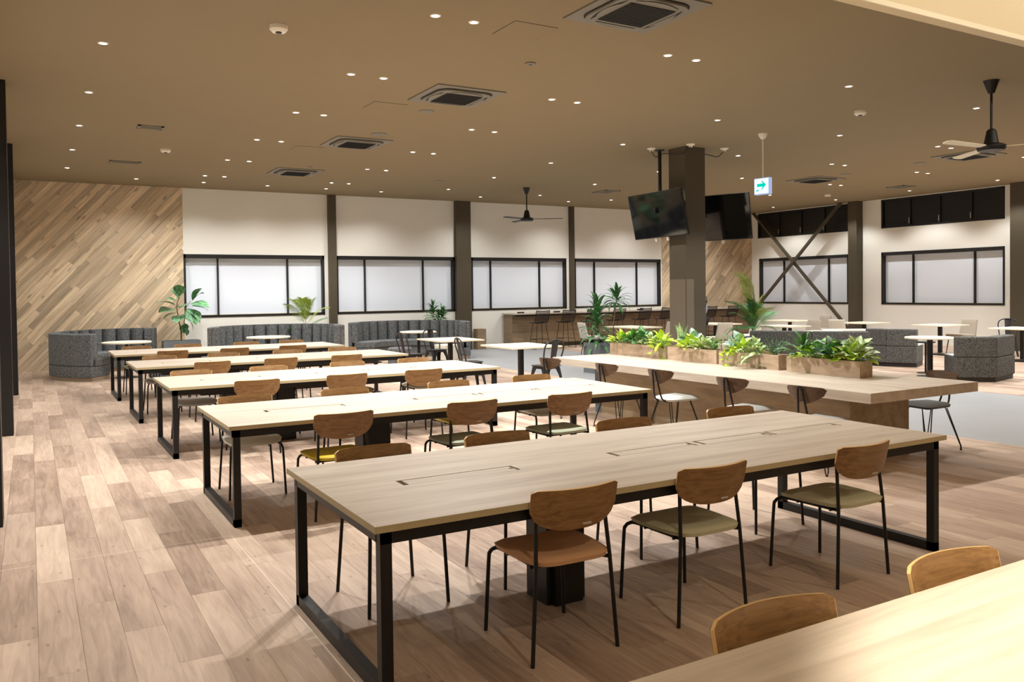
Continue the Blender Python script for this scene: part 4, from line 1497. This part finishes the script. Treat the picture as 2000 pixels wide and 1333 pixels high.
LMESH('blade', .44, .062, .8, .25, .6, 6)
dracaena(9.62, 20.72, .54, [(-.14, -.05, .66, 34, 1.0, .30), (.16, -.04, .52, 32, 1.0, .3), (.02, -.1, .42, 26, .9, .25)], 'spiky dracaena behind the right curved sofa')
dracaena(9.86, 13.5, .55, [(-.10, -.02, .72, 64, 1.3, .72)], 'spiky dracaena with low hanging leaves in the middle trough')
dracaena(10.12, 13.5, .55, [(.16, 0, .94, 32, 1.15, .12)], 'dracaena with a single high tuft in the middle trough')

# ------------------------------------------------------------------ curved channel-back sofas
def ang(c, r, a):
    return (c[0] + r * math.cos(R(a)), c[1] + r * math.sin(R(a)))


def arc_prism(r0, r1, a0, a1, z0, z1, n):
    p = [ang((0, 0), r1, a0 + (a1 - a0) * i / n) for i in range(n + 1)] + [ang((0, 0), r0, a1 - (a1 - a0) * i / n) for i in range(n + 1)]
    mb = MB()
    m = len(p)
    vs = [(x, y, z0) for x, y in p] + [(x, y, z1) for x, y in p]
    fs = []
    for i in range(n):
        o_ = m - 1 - i
        fs.append((i, i + 1, o_ - 1, o_)[::-1])
        fs.append((m + i, m + i + 1, m + o_ - 1, m + o_))
    fs += [(i, (i + 1) % m, m + (i + 1) % m, m + i) for i in range(m)]
    return mb.add(vs, fs)


def curved_sofa(cx, cy, rad, a0, a1, ch, label, h=.91):
    """ch channels on the inside of the back"""
    t = thing('curved_sofa', label, 'sofa', (cx, cy, 0), 0, 'curved channel back sofas')
    n = 24
    arc_prism(rad - .62, rad - .03, a0, a1, 0, .07, n).build('plinth', M['plinth'], t)
    arc_prism(rad - .09, rad, a0, a1, .296, h, n).build('back_shell', M['tweed'], t, bevel=.018)
    arc_prism(rad - .09, rad, a0, a1, .07, .29, n).build('base_shell', M['tweed'], t, bevel=.012)
    arc_prism(rad - .66, rad - .085, a0, a1, .07, .27, n).build('seat_base', M['tweed'], t, bevel=.01)
    arc_prism(rad - .70, rad - .15, a0, a1, .272, .43, n).build('seat_cushion', M['tweed'], t, bevel=.025)
    pw = 9
    for s, (b0, b1) in enumerate(((a0, a0 + pw), (a1 - pw, a1))):
        arc_prism(rad - .24, rad - .088, b0, b1, .40, h + .005, 5).build('end_cushion', M['tweed'], t, bevel=.025)
    for k in range(ch):
        b0 = a0 + pw + (a1 - a0 - 2 * pw) * k / ch + .45
        b1 = a0 + pw + (a1 - a0 - 2 * pw) * (k + 1) / ch - .45
        prof = []
        for i in range(7):
            u = i / 6
            prof.append((b0 + (b1 - b0) * u, rad - .13 - .085 * math.sin(PI * u) ** .6))
        p = [ang((0, 0), r_, a_) for a_, r_ in prof] + [ang((0, 0), rad - .088, b1), ang((0, 0), rad - .088, b0)]
        MB().prism(p, .40, h + .003).build('channel_cushion', M['tweed'], t, smooth=40)
    return t


curved_sofa(1.86, 19.08, 1.56, 66, 236, 13, 'curved grey tweed sofa in front of the diagonal board wall')
curved_sofa(4.85, 19.02, 1.50, -18, 168, 14, 'curved grey tweed sofa in the middle under the first window')
curved_sofa(8.05, 18.98, 1.52, -36, 146, 14, 'curved grey tweed sofa before the broad brown column')


def round_table(x, y, r, label, z=.72, post=.035, cat='table', base=.22, m='cafe'):
    t = thing('round_table', label, cat, (x, y, 0))
    MB().lathe([(r - .006, z - .028), (r, z - .024), (r, z - .004), (r - .004, z)], 36).build('tabletop', M[m], t)
    MB().lathe([(post, .02), (post, z - .028)], 14).build('post', M['black'], t, smooth=40)
    MB().lathe([(base, 0), (base, .012), (post + .01, .022)], 28).build('base', M['black'], t, smooth=40)


round_table(1.66, 18.3, .46, 'round cream table inside the sofa by the board wall')
round_table(4.46, 18.25, .46, 'round cream table inside the middle curved sofa')
round_table(7.93, 18.1, .44, 'round cream table inside the sofa before the broad column')
round_table(14.45, 11.85, .40, 'round cream table behind the angular sofa back')
round_table(14.08, 9.22, .42, 'round cream table before the angular sofas with thick black post', post=.05)
round_table(14.62, 9.66, .17, 'tiny round side table beside the thick black post', .6, .018, 'table', .15, 'gun')


def cafe_table(x, y, sx, sy, label, rz=0.0):
    t = thing('cafe_table', label, 'table', (x, y, 0), rz, 'cream pedestal tables')
    MB().box((0, 0, .706), (sx, sy, .028)).build('tabletop', M['cafe'], t, bevel=.003)
    MB().box((0, 0, .37), (.075, .075, .645)).build('post', M['black'], t)
    MB().box((0, 0, .012), (.46, .46, .024)).build('base', M['black'], t, bevel=.004)
    MB().box((0, 0, .683), (.3, .3, .016)).build('top_plate', M['black'], t)


cafe_table(7.22, 12.18, .96, 1.12, 'cream cafe table by the grey strip nearest the viewer')
cafe_table(7.10, 14.68, .92, 1.14, 'cream cafe table in front of the sofa at the broad column')
cafe_table(13.02, 16.45, .85, 1.25, 'cream cafe table between the dracaenas and the pillar')
cafe_table(15.75, 16.4, .85, 1.1, 'cream cafe table just beyond the pillar')
cafe_table(18.7, 16.5, .9, 1.2, 'cream cafe table under the crossed braces')
cafe_table(15.95, 14.25, .75, 1.0, 'cream cafe table behind the bushy palm')
cafe_table(18.75, 14.1, .9, .9, 'cream cafe table at the foot of the steel column')
cafe_table(18.8, 12.05, .9, .9, 'cream cafe table under the second side window')
cafe_table(18.45, 9.95, .95, .95, 'cream cafe table cut by the edge of the photo')

# ------------------------------------------------------------------ bent metal chairs
mt_leg = []
for (sx, sy) in ((-1, -1), (1, -1), (-1, 1), (1, 1)):
    tp, bt = Vector((sx * .155, sy * .155, .43)), Vector((sx * .215, sy * .22, 0))
    mb = MB()
    w0, w1 = .105, .035
    ix, iy = Vector((-sx, 0, 0)), Vector((0, -sy, 0))
    for d in (ix, iy):
        nrm = Vector((0, -sy, 0)) if d is ix else Vector((-sx, 0, 0))
        p = [tp, tp + d * w0, tp.lerp(bt, .3) + d * w0 * .55, bt + d * w1, bt]
        q = [v + nrm * .004 for v in p]
        mb.add(p + q, [(0, 1, 2, 3, 4), (9, 8, 7, 6, 5)] + [(i, (i + 1) % 5, 5 + (i + 1) % 5, 5 + i) for i in range(5)])
    mt_leg.append(mb.mesh('metal_leg'))
mt_seat = MB().prism(rr_poly(.37, .36, .05), .44, .452).prism(rr_poly(.33, .32, .05), .40, .44).mesh('metal_seat', 30)
mt_hoop = MB().tube(arcpath([(-.165, -.13, .45), (-.185, -.165, .60), (-.198, -.20, .72), (-.168, -.22, .81), (-.08, -.232, .85), (0, -.235, .857), (.08, -.232, .85), (.168, -.22, .81), (.198, -.20, .72), (.185, -.165, .60), (.165, -.13, .45)], 4), .0125, 8).mesh('metal_hoop', 60)
mt_splat = MB().sheet(lambda u, v: Vector(((u - .5) * (.10 + .04 * v), -.145 - .09 * v - .012 * math.cos((u - .5) * PI), .45 + .40 * v)), lambda u, v: Vector(((u - .5) * (.10 + .04 * v), -.149 - .09 * v - .012 * math.cos((u - .5) * PI), .45 + .40 * v)), 6, 6).mesh('metal_splat', 50)
mt_brace = MB().tube([(-.185, -.185, .22), (.185, .185, .22)], .006, 6).tube([(-.185, .185, .22), (.185, -.185, .22)], .006, 6).mesh('metal_brace')
for me in mt_leg + [mt_seat, mt_hoop, mt_splat, mt_brace]:
    me.materials.append(M['gun'])


def metal_chair(x, y, rz, label):
    t = thing('metal_chair', label, 'chair', (x, y, 0), rz, 'bent metal chairs')
    mobj('seat', mt_seat, M['gun'], t)
    mobj('back_hoop', mt_hoop, M['gun'], t)
    mobj('back_splat', mt_splat, M['gun'], t)
    for m in mt_leg:
        mobj('leg', m, M['gun'], t)
    mobj('cross_brace', mt_brace, M['gun'], t)


metal_chair(6.38, 14.95, R(-82), 'gunmetal hoop chair on the aisle side of the cafe table by the sofa')
metal_chair(7.28, 15.72, R(187), 'gunmetal hoop chair between cafe table and the sofa at the broad column')
metal_chair(6.48, 12.62, R(-98), 'gunmetal hoop chair on the aisle side of the cafe table nearest the viewer')
metal_chair(7.12, 11.22, R(8), 'gunmetal hoop chair in front of the cafe table by the grey strip')
metal_chair(19.6, 10.9, R(120), 'gunmetal hoop chair below the second side window')

# ------------------------------------------------------------------ upholstered shell chairs
def pad(hw0, hw1, r=.03):
    return None


sc_seat = MB().box((0, .02, .435), (.46, .46, .075)).mesh('shell_seat', 40, .025, 3)
sc_back = MB()
sc_back.sheet(lambda u, v: Vector(((u - .5) * (.44 - .05 * v), -.20 - .10 * v, .42 + .40 * v)), lambda u, v: Vector(((u - .5) * (.44 - .05 * v), -.255 - .10 * v, .415 + .40 * v)), 4, 4)
sc_back = sc_back.mesh('shell_back', 40, .012, 2)
sc_leg = [MB().tube([(sx * .18, .18 if sy > 0 else -.16, .40), (sx * .215, sy * .235, 0)], .013, 8, .009).mesh('shell_leg', 40) for sx in (-1, 1) for sy in (-1, 1)]
sc_pan = MB().box((0, .02, .39), (.38, .38, .02)).mesh('shell_pan')


def shell_chair(x, y, rz, cloth, label):
    t = thing('upholstered_chair', label, 'chair', (x, y, 0), rz, 'upholstered cafe chairs')
    mobj('seat', sc_seat, M[cloth], t)
    mobj('backrest', sc_back, M[cloth], t)
    mobj('seat_pan', sc_pan, M['black'], t)
    for m in sc_leg:
        mobj('leg', m, M['black'], t)


shell_chair(12.4, 17.3, R(-100), 'cloth_cream', 'cream upholstered chair behind the dracaena trough')
shell_chair(13.85, 16.3, R(88), 'cloth_taupe', 'taupe upholstered chair half hidden by the pillar')
shell_chair(14.55, 15.05, R(-14), 'cloth_cream', 'cream upholstered chair with its back to the viewer past the pillar')
shell_chair(15.75, 15.3, R(80), 'cloth_cream', 'cream upholstered chair turned sideways left of the bushy palm')
shell_chair(17.05, 14.55, R(88), 'cloth_taupe', 'taupe upholstered chair at the table behind the palm')
shell_chair(19.75, 16.4, R(88), 'cloth_taupe', 'taupe upholstered chair at the foot of the braces')
shell_chair(18.0, 14.3, R(-60), 'cloth_cream', 'pale upholstered chair beside the steel column table')
shell_chair(19.55, 12.0, R(84), 'cloth_taupe', 'taupe upholstered chair under the second side window')

# ------------------------------------------------------------------ angular sofas
def angular_sofa(pts, side, label, h=.77, seat=.43, depth=.62, cloth='tweed_d', ends=None):
    """outer back line pts; the seat lies to the given side (+1 = left of the direction of travel)"""
    P = [Vector((x, y)) for x, y in pts]
    t = thing('angular_sofa', label, 'sofa', (P[0].x, P[0].y, 0), 0, 'angular lounge sofas')
    O = P[0].copy()
    def off(d):
        out = []
        for i in range(len(P)):
            ns = []
            if i > 0:
                e = (P[i] - P[i - 1]).normalized()
                ns.append(Vector((-e.y, e.x)) * side)
            if i < len(P) - 1:
                e = (P[i + 1] - P[i]).normalized()
                ns.append(Vector((-e.y, e.x)) * side)
            n = sum(ns, Vector((0, 0))).normalized()
            k = d / max(.5, n.dot(ns[0]))
            out.append(P[i] + n * k - O)
        return out
    A0, A1, A2, A3 = off(0), off(.2), off(depth + .16), off(.03)
    A4 = off(depth + .12)
    for i in range(len(P) - 1):
        q = lambda a, b: [tuple(a[i]), tuple(a[i + 1]), tuple(b[i + 1]), tuple(b[i])]
        MB().prism(q(A3, A4), 0, .08).build('plinth', M['plinth_d'], t)
        MB().prism(q(A0, A1), .42, h).build('backrest', M[cloth], t, bevel=.022)
        MB().prism(q(A0, A2), .08, seat - .012).build('seat_base', M[cloth], t, bevel=.012)
        MB().prism(q(off(.21), A2), seat - .01, seat + .015).build('seat_cushion', M['tweed_l'], t, bevel=.008)
    return t


angular_sofa([(12.75, 12.3), (13.42, 11.3), (14.12, 10.5)], 1, 'long charcoal angular sofa with its back to the communal table')
angular_sofa([(15.12, 11.35), (15.2, 10.92), (15.44, 10.4)], 1, 'short charcoal angular sofa right of the long one')
angular_sofa([(13.62, 8.42), (14.1, 8.02), (15.0, 8.22)], 1, 'charcoal angular sofa nearest the communal table corner', depth=.5)
t = thing('low_bench', 'pale grey low bench with white top behind the angular sofas', 'bench', (16.55, 12.6, 0), R(-40))
MB().box((0, 0, .36), (1.5, .5, .56)).build('body', M['tweed_l'], t, bevel=.02)
MB().box((0, 0, .65), (1.56, .55, .025)).build('top', M['whitep'], t, bevel=.004)
MB().box((0, 0, .04), (1.4, .44, .08)).build('plinth', M['plinth_d'], t)


def pouf(x, y, r, h, m, label):
    t = thing('pouf', label, 'stool', (x, y, 0))
    MB().lathe([(r - .02, .05), (r, .07), (r, h - .03), (r - .03, h), (.01, h + .004)], 24).build('seat', M[m], t, smooth=40)
    MB().lathe([(r - .03, 0), (r - .03, .05)], 24).build('plinth', M['plinth_d'], t)


pouf(7.1, 17.25, .27, .42, 'tweed', 'grey round pouf in front of the sofa at the broad column')
t = thing('cube_stool', 'white cube stool in front of the sofa at the broad column', 'stool', (8.36, 17.55, 0), R(20))
MB().box((0, 0, .235), (.42, .42, .37)).build('seat', M['cloth_cream'], t, bevel=.025)
MB().box((0, 0, .025), (.36, .36, .05)).build('plinth', M['plinth_d'], t)
pouf(2.2, 17.5, .24, .40, 'tweed', 'grey round pouf glimpsed under the furthest long table')

# ------------------------------------------------------------------ window bar and stools
BX0, BX1, BY = 11.85, 21.4, 20.3
t = thing('window_bar', 'long wooden bar counter under the back windows', 'counter', (BX0, BY, 0))
bl = BX1 - BX0
MB().span((0, 0, .965), (bl, YW - .03 - BY, 1.005)).build('countertop', M['table'], t, bevel=.003)
MB().span((.04, .05, .92), (bl, .09, .965)).build('apron_rail', M['black'], t)
MB().span((.06, .25, .12), (bl, .28, .96)).build('front_panel', M['bar'], t)
MB().span((.06, .28, .0), (.10, YW - .03 - BY, .96)).build('end_panel', M['bar'], t)
MB().span((.1, .30, 0), (bl, .34, .12)).build('toe_kick', M['steel'], t)
for x, l in ((12.12, 'nearest the bar end'), (13.35, 'second from the bar end'), (14.55, 'third from the bar end'), (16.45, 'closest to the pillar')):
    o = thing('power_outlet', 'small black power outlet on the bar top, %s' % l, 'outlet', (x, 20.42, 1.005), 0, 'power outlets on the bar')
    MB().box((0, 0, .02), (.2, .07, .04)).build('body', M['black'], o, bevel=.006)
    MB().box((0, -.036, .02), (.12, .003, .022)).build('socket', M['gun'], o)

st_leg = []
for (sx, sy) in ((-1, -1), (1, -1), (-1, 1), (1, 1)):
    st_leg.append(MB().tube([(sx * .14, sy * .13, .72), (sx * .22, sy * .21, .006)], .008, 6).mesh('stool_leg'))
mb = MB()
for s in (-1, 1):
    mb.tube([(s * .22, -.21, .008), (s * .22, .21, .008)], .008, 6)
st_sled = mb.mesh('sled_rail')
st_foot = MB().tube([(-.195, .185, .27), (.195, .185, .27)], .008, 6).tube([(-.195, -.185, .27), (-.195, .185, .27)], .007, 6).tube([(.195, -.185, .27), (.195, .185, .27)], .007, 6).mesh('foot_rest')
def sling(u, v):
    """woven seat running up into the back"""
    x = (u - .5) * .42
    if v < .5:
        y, z = .2 - v * .66, .755 - .02 * math.sin(v * 2 * PI)
    else:
        k = (v - .5) * 2
        y, z = -.13 - .11 * k, .755 + .33 * k
        if k < .25:
            y += .02 * (1 - k / .25)
    return Vector((x, y, z - .018 * math.sin(PI * u)))
mb = MB()
for i in range(15):
    u = i / 14
    mb.tube([sling(u, v / 12) for v in range(13)], .006 if 0 < i < 14 else .011, 5)
for v in (0, 12):
    mb.tube([sling(u / 8, v / 12) for u in range(9)], .012, 6)
for v in range(1, 26):
    mb.tube([sling(u / 4, v / 26) for u in range(5)], .006, 4)
st_seat = mb.mesh('stool_sling')
for me in st_leg + [st_sled, st_foot, st_seat]:
    me.materials.append(M['black'])
SX = [12.43, 13.32, 14.18, 15.12, 16.1, 16.95, 17.85, 18.78, 19.72]
SL = ['first from the bar end', 'second from the bar end', 'third from the bar end behind the dracaena leaves', 'fourth from the bar end', 'fifth from the bar end', 'sixth along cut by the pillar', 'hidden behind the pillar', 'just past the pillar', 'furthest along the bar by the palm']
for x, l in zip(SX, SL):
    t = thing('bar_stool', 'black wire stool at the window bar, %s' % l, 'bar stool', (x, 19.92, 0), R(-4), 'wire stools at the window bar')
    s_ = mobj('sling_seat', st_seat, M['black'], t)
    for m in st_leg:
        mobj('leg', m, M['black'], t)
    mobj('sled_rail', st_sled, M['black'], t)
    mobj('foot_rest', st_foot, M['black'], t)

t = thing('waste_box', 'small wooden bin cabinet beside the broad brown column', 'bin', (11.06, 20.93, 0))
MB().span((-.14, -.12, .31), (.14, .12, .58)).build('flap', M['bar'], t)
MB().span((-.14, -.12, 0), (.14, .12, .30)).build('body', M['bar'], t)

o = thing('wall_switch', 'small white switch plate beside the second side window', 'switch', (XW - .008, 11.9, 1.2))
MB().box((0, 0, 0), (.016, .09, .14)).build('plate', M['whitep'], o, bevel=.004)
MB().box((-.010, 0, 0), (.006, .04, .07)).build('rocker', M['cloth_cream'], o)

# ------------------------------------------------------------------ person behind the pillar
def skin_body(name, joints, edges, root, mat, parent=None, lv=2):
    me = bpy.data.meshes.new(name)
    ks = list(joints)
    me.from_pydata([joints[k][0] for k in ks], [(ks.index(a), ks.index(b)) for a, b in edges], [])
    o = bpy.data.objects.new(name, me)
    col.objects.link(o)
    md = o.modifiers.new('skin', 'SKIN')
    md.use_smooth_shade = True
    for i, k in enumerate(ks):
        me.skin_vertices[0].data[i].radius = joints[k][1]
        me.skin_vertices[0].data[i].use_root = (k == root)
    sb = o.modifiers.new('sub', 'SUBSURF')
    sb.levels = sb.render_levels = lv
    me.materials.append(mat)
    if parent:
        o.parent = parent
    return o


pr = thing('person', 'person standing behind the pillar, navy top and pale blue sleeve showing', 'person', (14.02, 15.1, 0), R(20))
J = {
    'pel': ((0, 0, .95), (.15, .11)), 'spi': ((0, 0, 1.15), (.135, .10)), 'che': ((0, 0, 1.33), (.165, .11)), 'nek': ((0, 0, 1.47), (.055, .055)), 'hd1': ((0, .015, 1.56), (.07, .085)), 'hd2': ((0, .02, 1.66), (.075, .092)), 'top': ((0, .01, 1.73), (.045, .05)),
    'ls': ((-.19, 0, 1.42), (.06, .06)), 'le': ((-.25, 0, 1.13), (.042, .042)), 'lw': ((-.25, .08, .89), (.028, .03)), 'lh': ((-.245, .10, .80), (.02, .038)),
    'rs': ((.19, 0, 1.42), (.06, .06)), 're': ((.25, 0, 1.13), (.042, .042)), 'rw': ((.25, .08, .89), (.028, .03)), 'rh': ((.245, .10, .80), (.02, .038)),
    'lt': ((-.10, 0, .88), (.09, .09)), 'lk': ((-.11, .01, .5), (.06, .062)), 'la': ((-.11, -.01, .09), (.04, .042)), 'lf': ((-.12, .15, .04), (.04, .03)),
    'rt': ((.10, 0, .88), (.09, .09)), 'rk': ((.11, .01, .5), (.06, .062)), 'ra': ((.11, -.01, .09), (.04, .042)), 'rf': ((.12, .15, .04), (.04, .03)),
}
E_ = [('pel', 'spi'), ('spi', 'che'), ('che', 'nek'), ('nek', 'hd1'), ('hd1', 'hd2'), ('hd2', 'top'), ('che', 'ls'), ('ls', 'le'), ('le', 'lw'), ('lw', 'lh'), ('che', 'rs'), ('rs', 're'), ('re', 'rw'), ('rw', 'rh'),
      ('pel', 'lt'), ('lt', 'lk'), ('lk', 'la'), ('la', 'lf'), ('pel', 'rt'), ('rt', 'rk'), ('rk', 'ra'), ('ra', 'rf')]
skin_body('body', J, E_, 'pel', M['skin'], pr)
g = lambda p, d: (p[0], (p[1][0] + d, p[1][1] + d))
skin_body('shirt', {k: g(J[k], .014) for k in ('pel', 'spi', 'che', 'ls', 'rs')} | {'lu': ((-.222, 0, 1.27), (.068, .068)), 'ru': ((.222, 0, 1.27), (.068, .068))}, [('pel', 'spi'), ('spi', 'che'), ('che', 'ls'), ('che', 'rs'), ('ls', 'lu'), ('rs', 'ru')], 'pel', M['shirt'], pr)
for s, n in ((-1, 'l'), (1, 'r')):
    skin_body('sleeve', {'a': ((s * .218, 0, 1.29), (.06, .06)), 'b': ((s * .25, 0, 1.13), (.056, .056)), 'c': ((s * .25, .05, 1.0), (.05, .05))}, [('a', 'b'), ('b', 'c')], 'a', M['sleeve'], pr)
    for f in range(4):
        MB().tube([(s * (.243), .078 + .018 * f, .79), (s * .243, .082 + .018 * f, .745), (s * .236, .088 + .018 * f, .712 + .008 * abs(f - 1.5))], .0085, 6, .007).build('finger', M['skin'], pr, smooth=60)
    MB().tube([(s * .238, .135, .83), (s * .232, .155, .79), (s * .232, .158, .76)], .009, 6, .008).build('thumb', M['skin'], pr, smooth=60)
skin_body('trousers', {k: g(J[k], .014) for k in ('pel', 'lt', 'lk', 'rt', 'rk')} | {'la': ((-.11, -.01, .10), (.062, .066)), 'ra': ((.11, -.01, .10), (.062, .066))}, [('pel', 'lt'), ('lt', 'lk'), ('lk', 'la'), ('pel', 'rt'), ('rt', 'rk'), ('rk', 'ra')], 'pel', M['trouser'], pr)
skin_body('hair', {'a': ((0, -.03, 1.57), (.075, .07)), 'b': ((0, -.012, 1.68), (.086, .095)), 'c': ((0, .0, 1.745), (.055, .065))}, [('a', 'b'), ('b', 'c')], 'b', M['hair'], pr)
for s in (-1, 1):
    MB().lathe([(.004, -.012), (.012, 0), (.004, .012)], 10, (s * .032, .108, 1.645)).build('eye', M['hair'], pr, smooth=60)
    MB().lathe([(.006, -.03), (.016, 0), (.008, .03)], 10, (s * .078, .01, 1.64)).build('ear', M['skin'], pr, smooth=60)
MB().tube([(0, .105, 1.655), (0, .128, 1.615)], .009, 8, .014).build('nose', M['skin'], pr, smooth=60)
MB().box((0, .103, 1.585), (.045, .008, .008)).build('mouth', M['russetlip'] if 'russetlip' in M else SEAT['russet'], pr)
